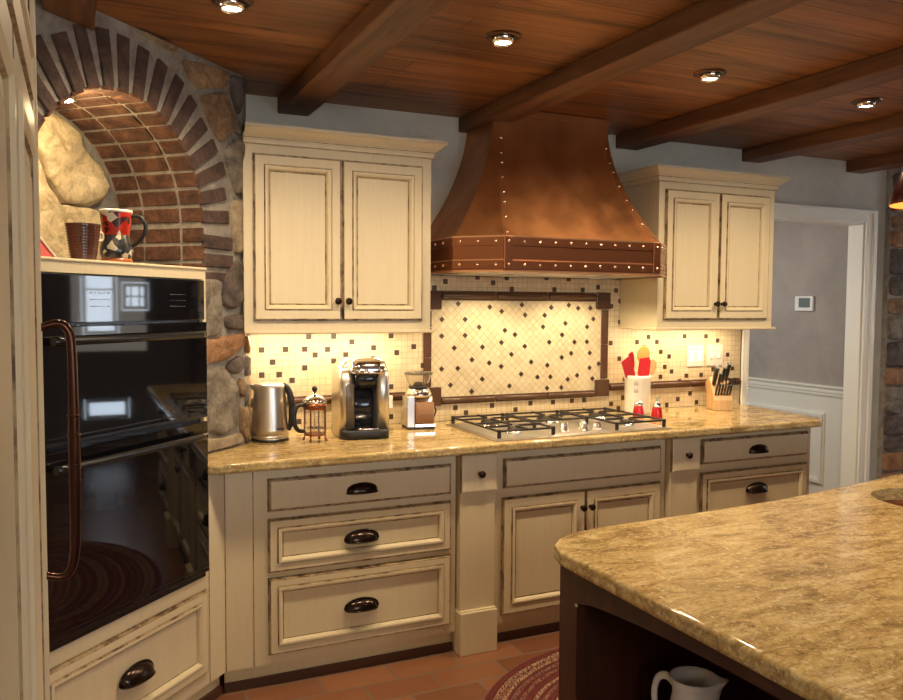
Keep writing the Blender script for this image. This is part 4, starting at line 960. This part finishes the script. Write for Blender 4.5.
mb = MB(); mb.lathe([(.006, 0), (.005, .002), (0, .003)], seg=10, M=Matrix.Translation((BX0-.0005, 1.592, .795)) @ Matrix.Rotation(-PI/2, 4, 'Y')); mb.build('shelf_pin', CHROME, t)
mb = MB(); R_ = SK[2]; prs = [(R_-.001, .876), (R_-.004, .876), (R_-.008, .84), (R_-.02, .76), (R_-.05, .735), (0, .728)]
mb.lathe([(R_+.02, .8755), (R_-.006, .8755)]+prs[2:], (SK[0], SK[1], 0), 40, cap=False)
sk = mb.build('bar_sink', mat('sink_copper', (.16, .06, .03), .38, .85), solid=.002); tag(sk, 'round copper bar sink set into the island worktop', 'sink')
# pitcher
PIT = mat('white_pitcher', (.84, .82, .86), .25)
t = thing('pitcher', 'white pitcher standing on the open island shelf', 'pitcher', (1.30, 1.455, .4405), 0)
mb = MB(); prof = [(.050, 0), (.056, .004), (.074, .040), (.080, .075), (.074, .115), (.064, .150), (.064, .175), (.072, .196)]
sg = 40; vs = []; fs = []
full = prof+[(.069, .195), (.060, .172), (.060, .150), (.070, .115), (.076, .075), (.068, .035), (.04, .010)]
for r, z in full:
    for k in range(sg):
        a = 2*PI*k/sg; f = max(0, math.cos(a))**10 if z > .12 else 0; e = (z-.12)/.075 if z > .12 else 0
        vs.append((r*math.cos(a)*(1+.42*f*e), r*math.sin(a), z+.012*f*e))
for j in range(len(full)-1):
    for k in range(sg): k2 = (k+1) % sg; fs.append((j*sg+k, j*sg+k2, (j+1)*sg+k2, (j+1)*sg+k))
fs.append(tuple(range(sg))[::-1]); fs.append(tuple(range((len(full)-1)*sg, len(full)*sg)))
mb.add(vs, fs, 0, True); mb.build('jug_body', PIT, t)
mb = MB(); mb.tube([(-.060, 0, .165), (-.085, 0, .180), (-.112, 0, .170), (-.124, 0, .135), (-.118, 0, .095), (-.098, 0, .060), (-.074, 0, .045)], [.009, .010, .010, .010, .009, .009, .008], 12); mb.build('handle', PIT, t)
t.rotation_euler.z = -1.05; t.scale = (.78, .78, 1)

# ---------------- rug ----------------
def rugmat(name, a, b):
    m = mat(name, a, .9); n = N(m); v = n.coord(); k = n.noise(n.coord((75, 75, 1)), 1.4, 2, .5); n.color(n.mix(n.ramp(k, [(.47, GRAY(0)), (.53, GRAY(1))]), a, b)); return m
RG = [rugmat('braid_red', (.15, .022, .018), (.085, .014, .013)), rugmat('braid_cream', (.38, .27, .15), (.13, .025, .02)), rugmat('braid_brown', (.11, .035, .024), (.22, .12, .07)), rugmat('braid_maroon', (.09, .012, .013), (.26, .13, .08))]
mb = MB(); A_, B_, C0 = .85, .57, .30; seg = 72; prof = []; nr = 34; pat = [0, 0, 1, 3, 1, 0, 2, 0, 3, 0, 0, 1, 0, 3, 0, 0, 1, 3, 1, 0, 0, 2, 0, 0, 1, 3, 0, 1, 0, 2, 3, 0, 1, 0]
dr = B_/nr; vs = []; fs = []; ms = []; ringsL = []
for i in range(nr):
    for q_, h in ((0, .002), (.25, .010), (.5, .0125), (.75, .010)): ringsL.append(((i+q_)*dr, h, pat[i]))
ringsL.append((B_, .002, 0))
for off, h, _ in ringsL:
    b = max(B_-off, .0005); a = A_-off*.985
    for k in range(seg):
        th = 2*PI*k/seg; wv = .0012*math.sin(th*60+off*300) if h > .009 else 0; vs.append((a*math.cos(th), b*math.sin(th), h+wv))
for j in range(len(ringsL)-1):
    for k in range(seg): k2 = (k+1) % seg; fs.append((j*seg+k, j*seg+k2, (j+1)*seg+k2, (j+1)*seg+k)); ms.append(ringsL[j][2])
mb.add(vs, fs, ms, True); rg = mb.build('braided_rug', RG, loc=(2.13, 2.42, 0)); tag(rg, 'oval braided rug in red and cream on the terracotta floor', 'rug')

# ---------------- pendant ----------------
t = thing('pendant_lamp', 'dark red glass pendant lamp at the right edge', 'pendant lamp', (2.135, 1.465, 1.785))
PR = mat('red_glass_shade', (.06, .008, .008), .15); PO = mat('orange_lining', (.75, .22, .05), .4)
PO.node_tree.nodes['Principled BSDF'].inputs['Emission Color'].default_value = (1, .25, .04, 1); PO.node_tree.nodes['Principled BSDF'].inputs['Emission Strength'].default_value = .3
mb = MB(); mb.lathe([(.130, .0), (.132, .006), (.124, .035), (.108, .085), (.082, .140), (.050, .180), (.024, .200)], seg=40, cap=False); mb.build('lamp_shade', PR, t)
mb = MB(); mb.lathe([(.1295, .0), (.129, .006), (.120, .035), (.104, .083), (.078, .137), (.046, .176)], seg=40, cap=False); mb.build('lining', PO, t)
mb = MB(); mb.lathe([(.026, .198), (.026, .230), (.010, .245)], seg=20); mb.tube([(0, 0, .24), (0, 0, .655)], .004, 8); mb.lathe([(.05, .640), (.05, .658)], seg=24); mb.build('cord_and_canopy', BRONZE, t)
mb = MB(); mb.lathe([(0, .07), (.02, .08), (.026, .105), (.014, .14), (.012, .17)], seg=18); mb.build('bulb', EM, t)
light('pendant_bulb', 'POINT', (2.135, 1.465, 1.845), 2.0, LAMP, shadow_soft_size=.03)
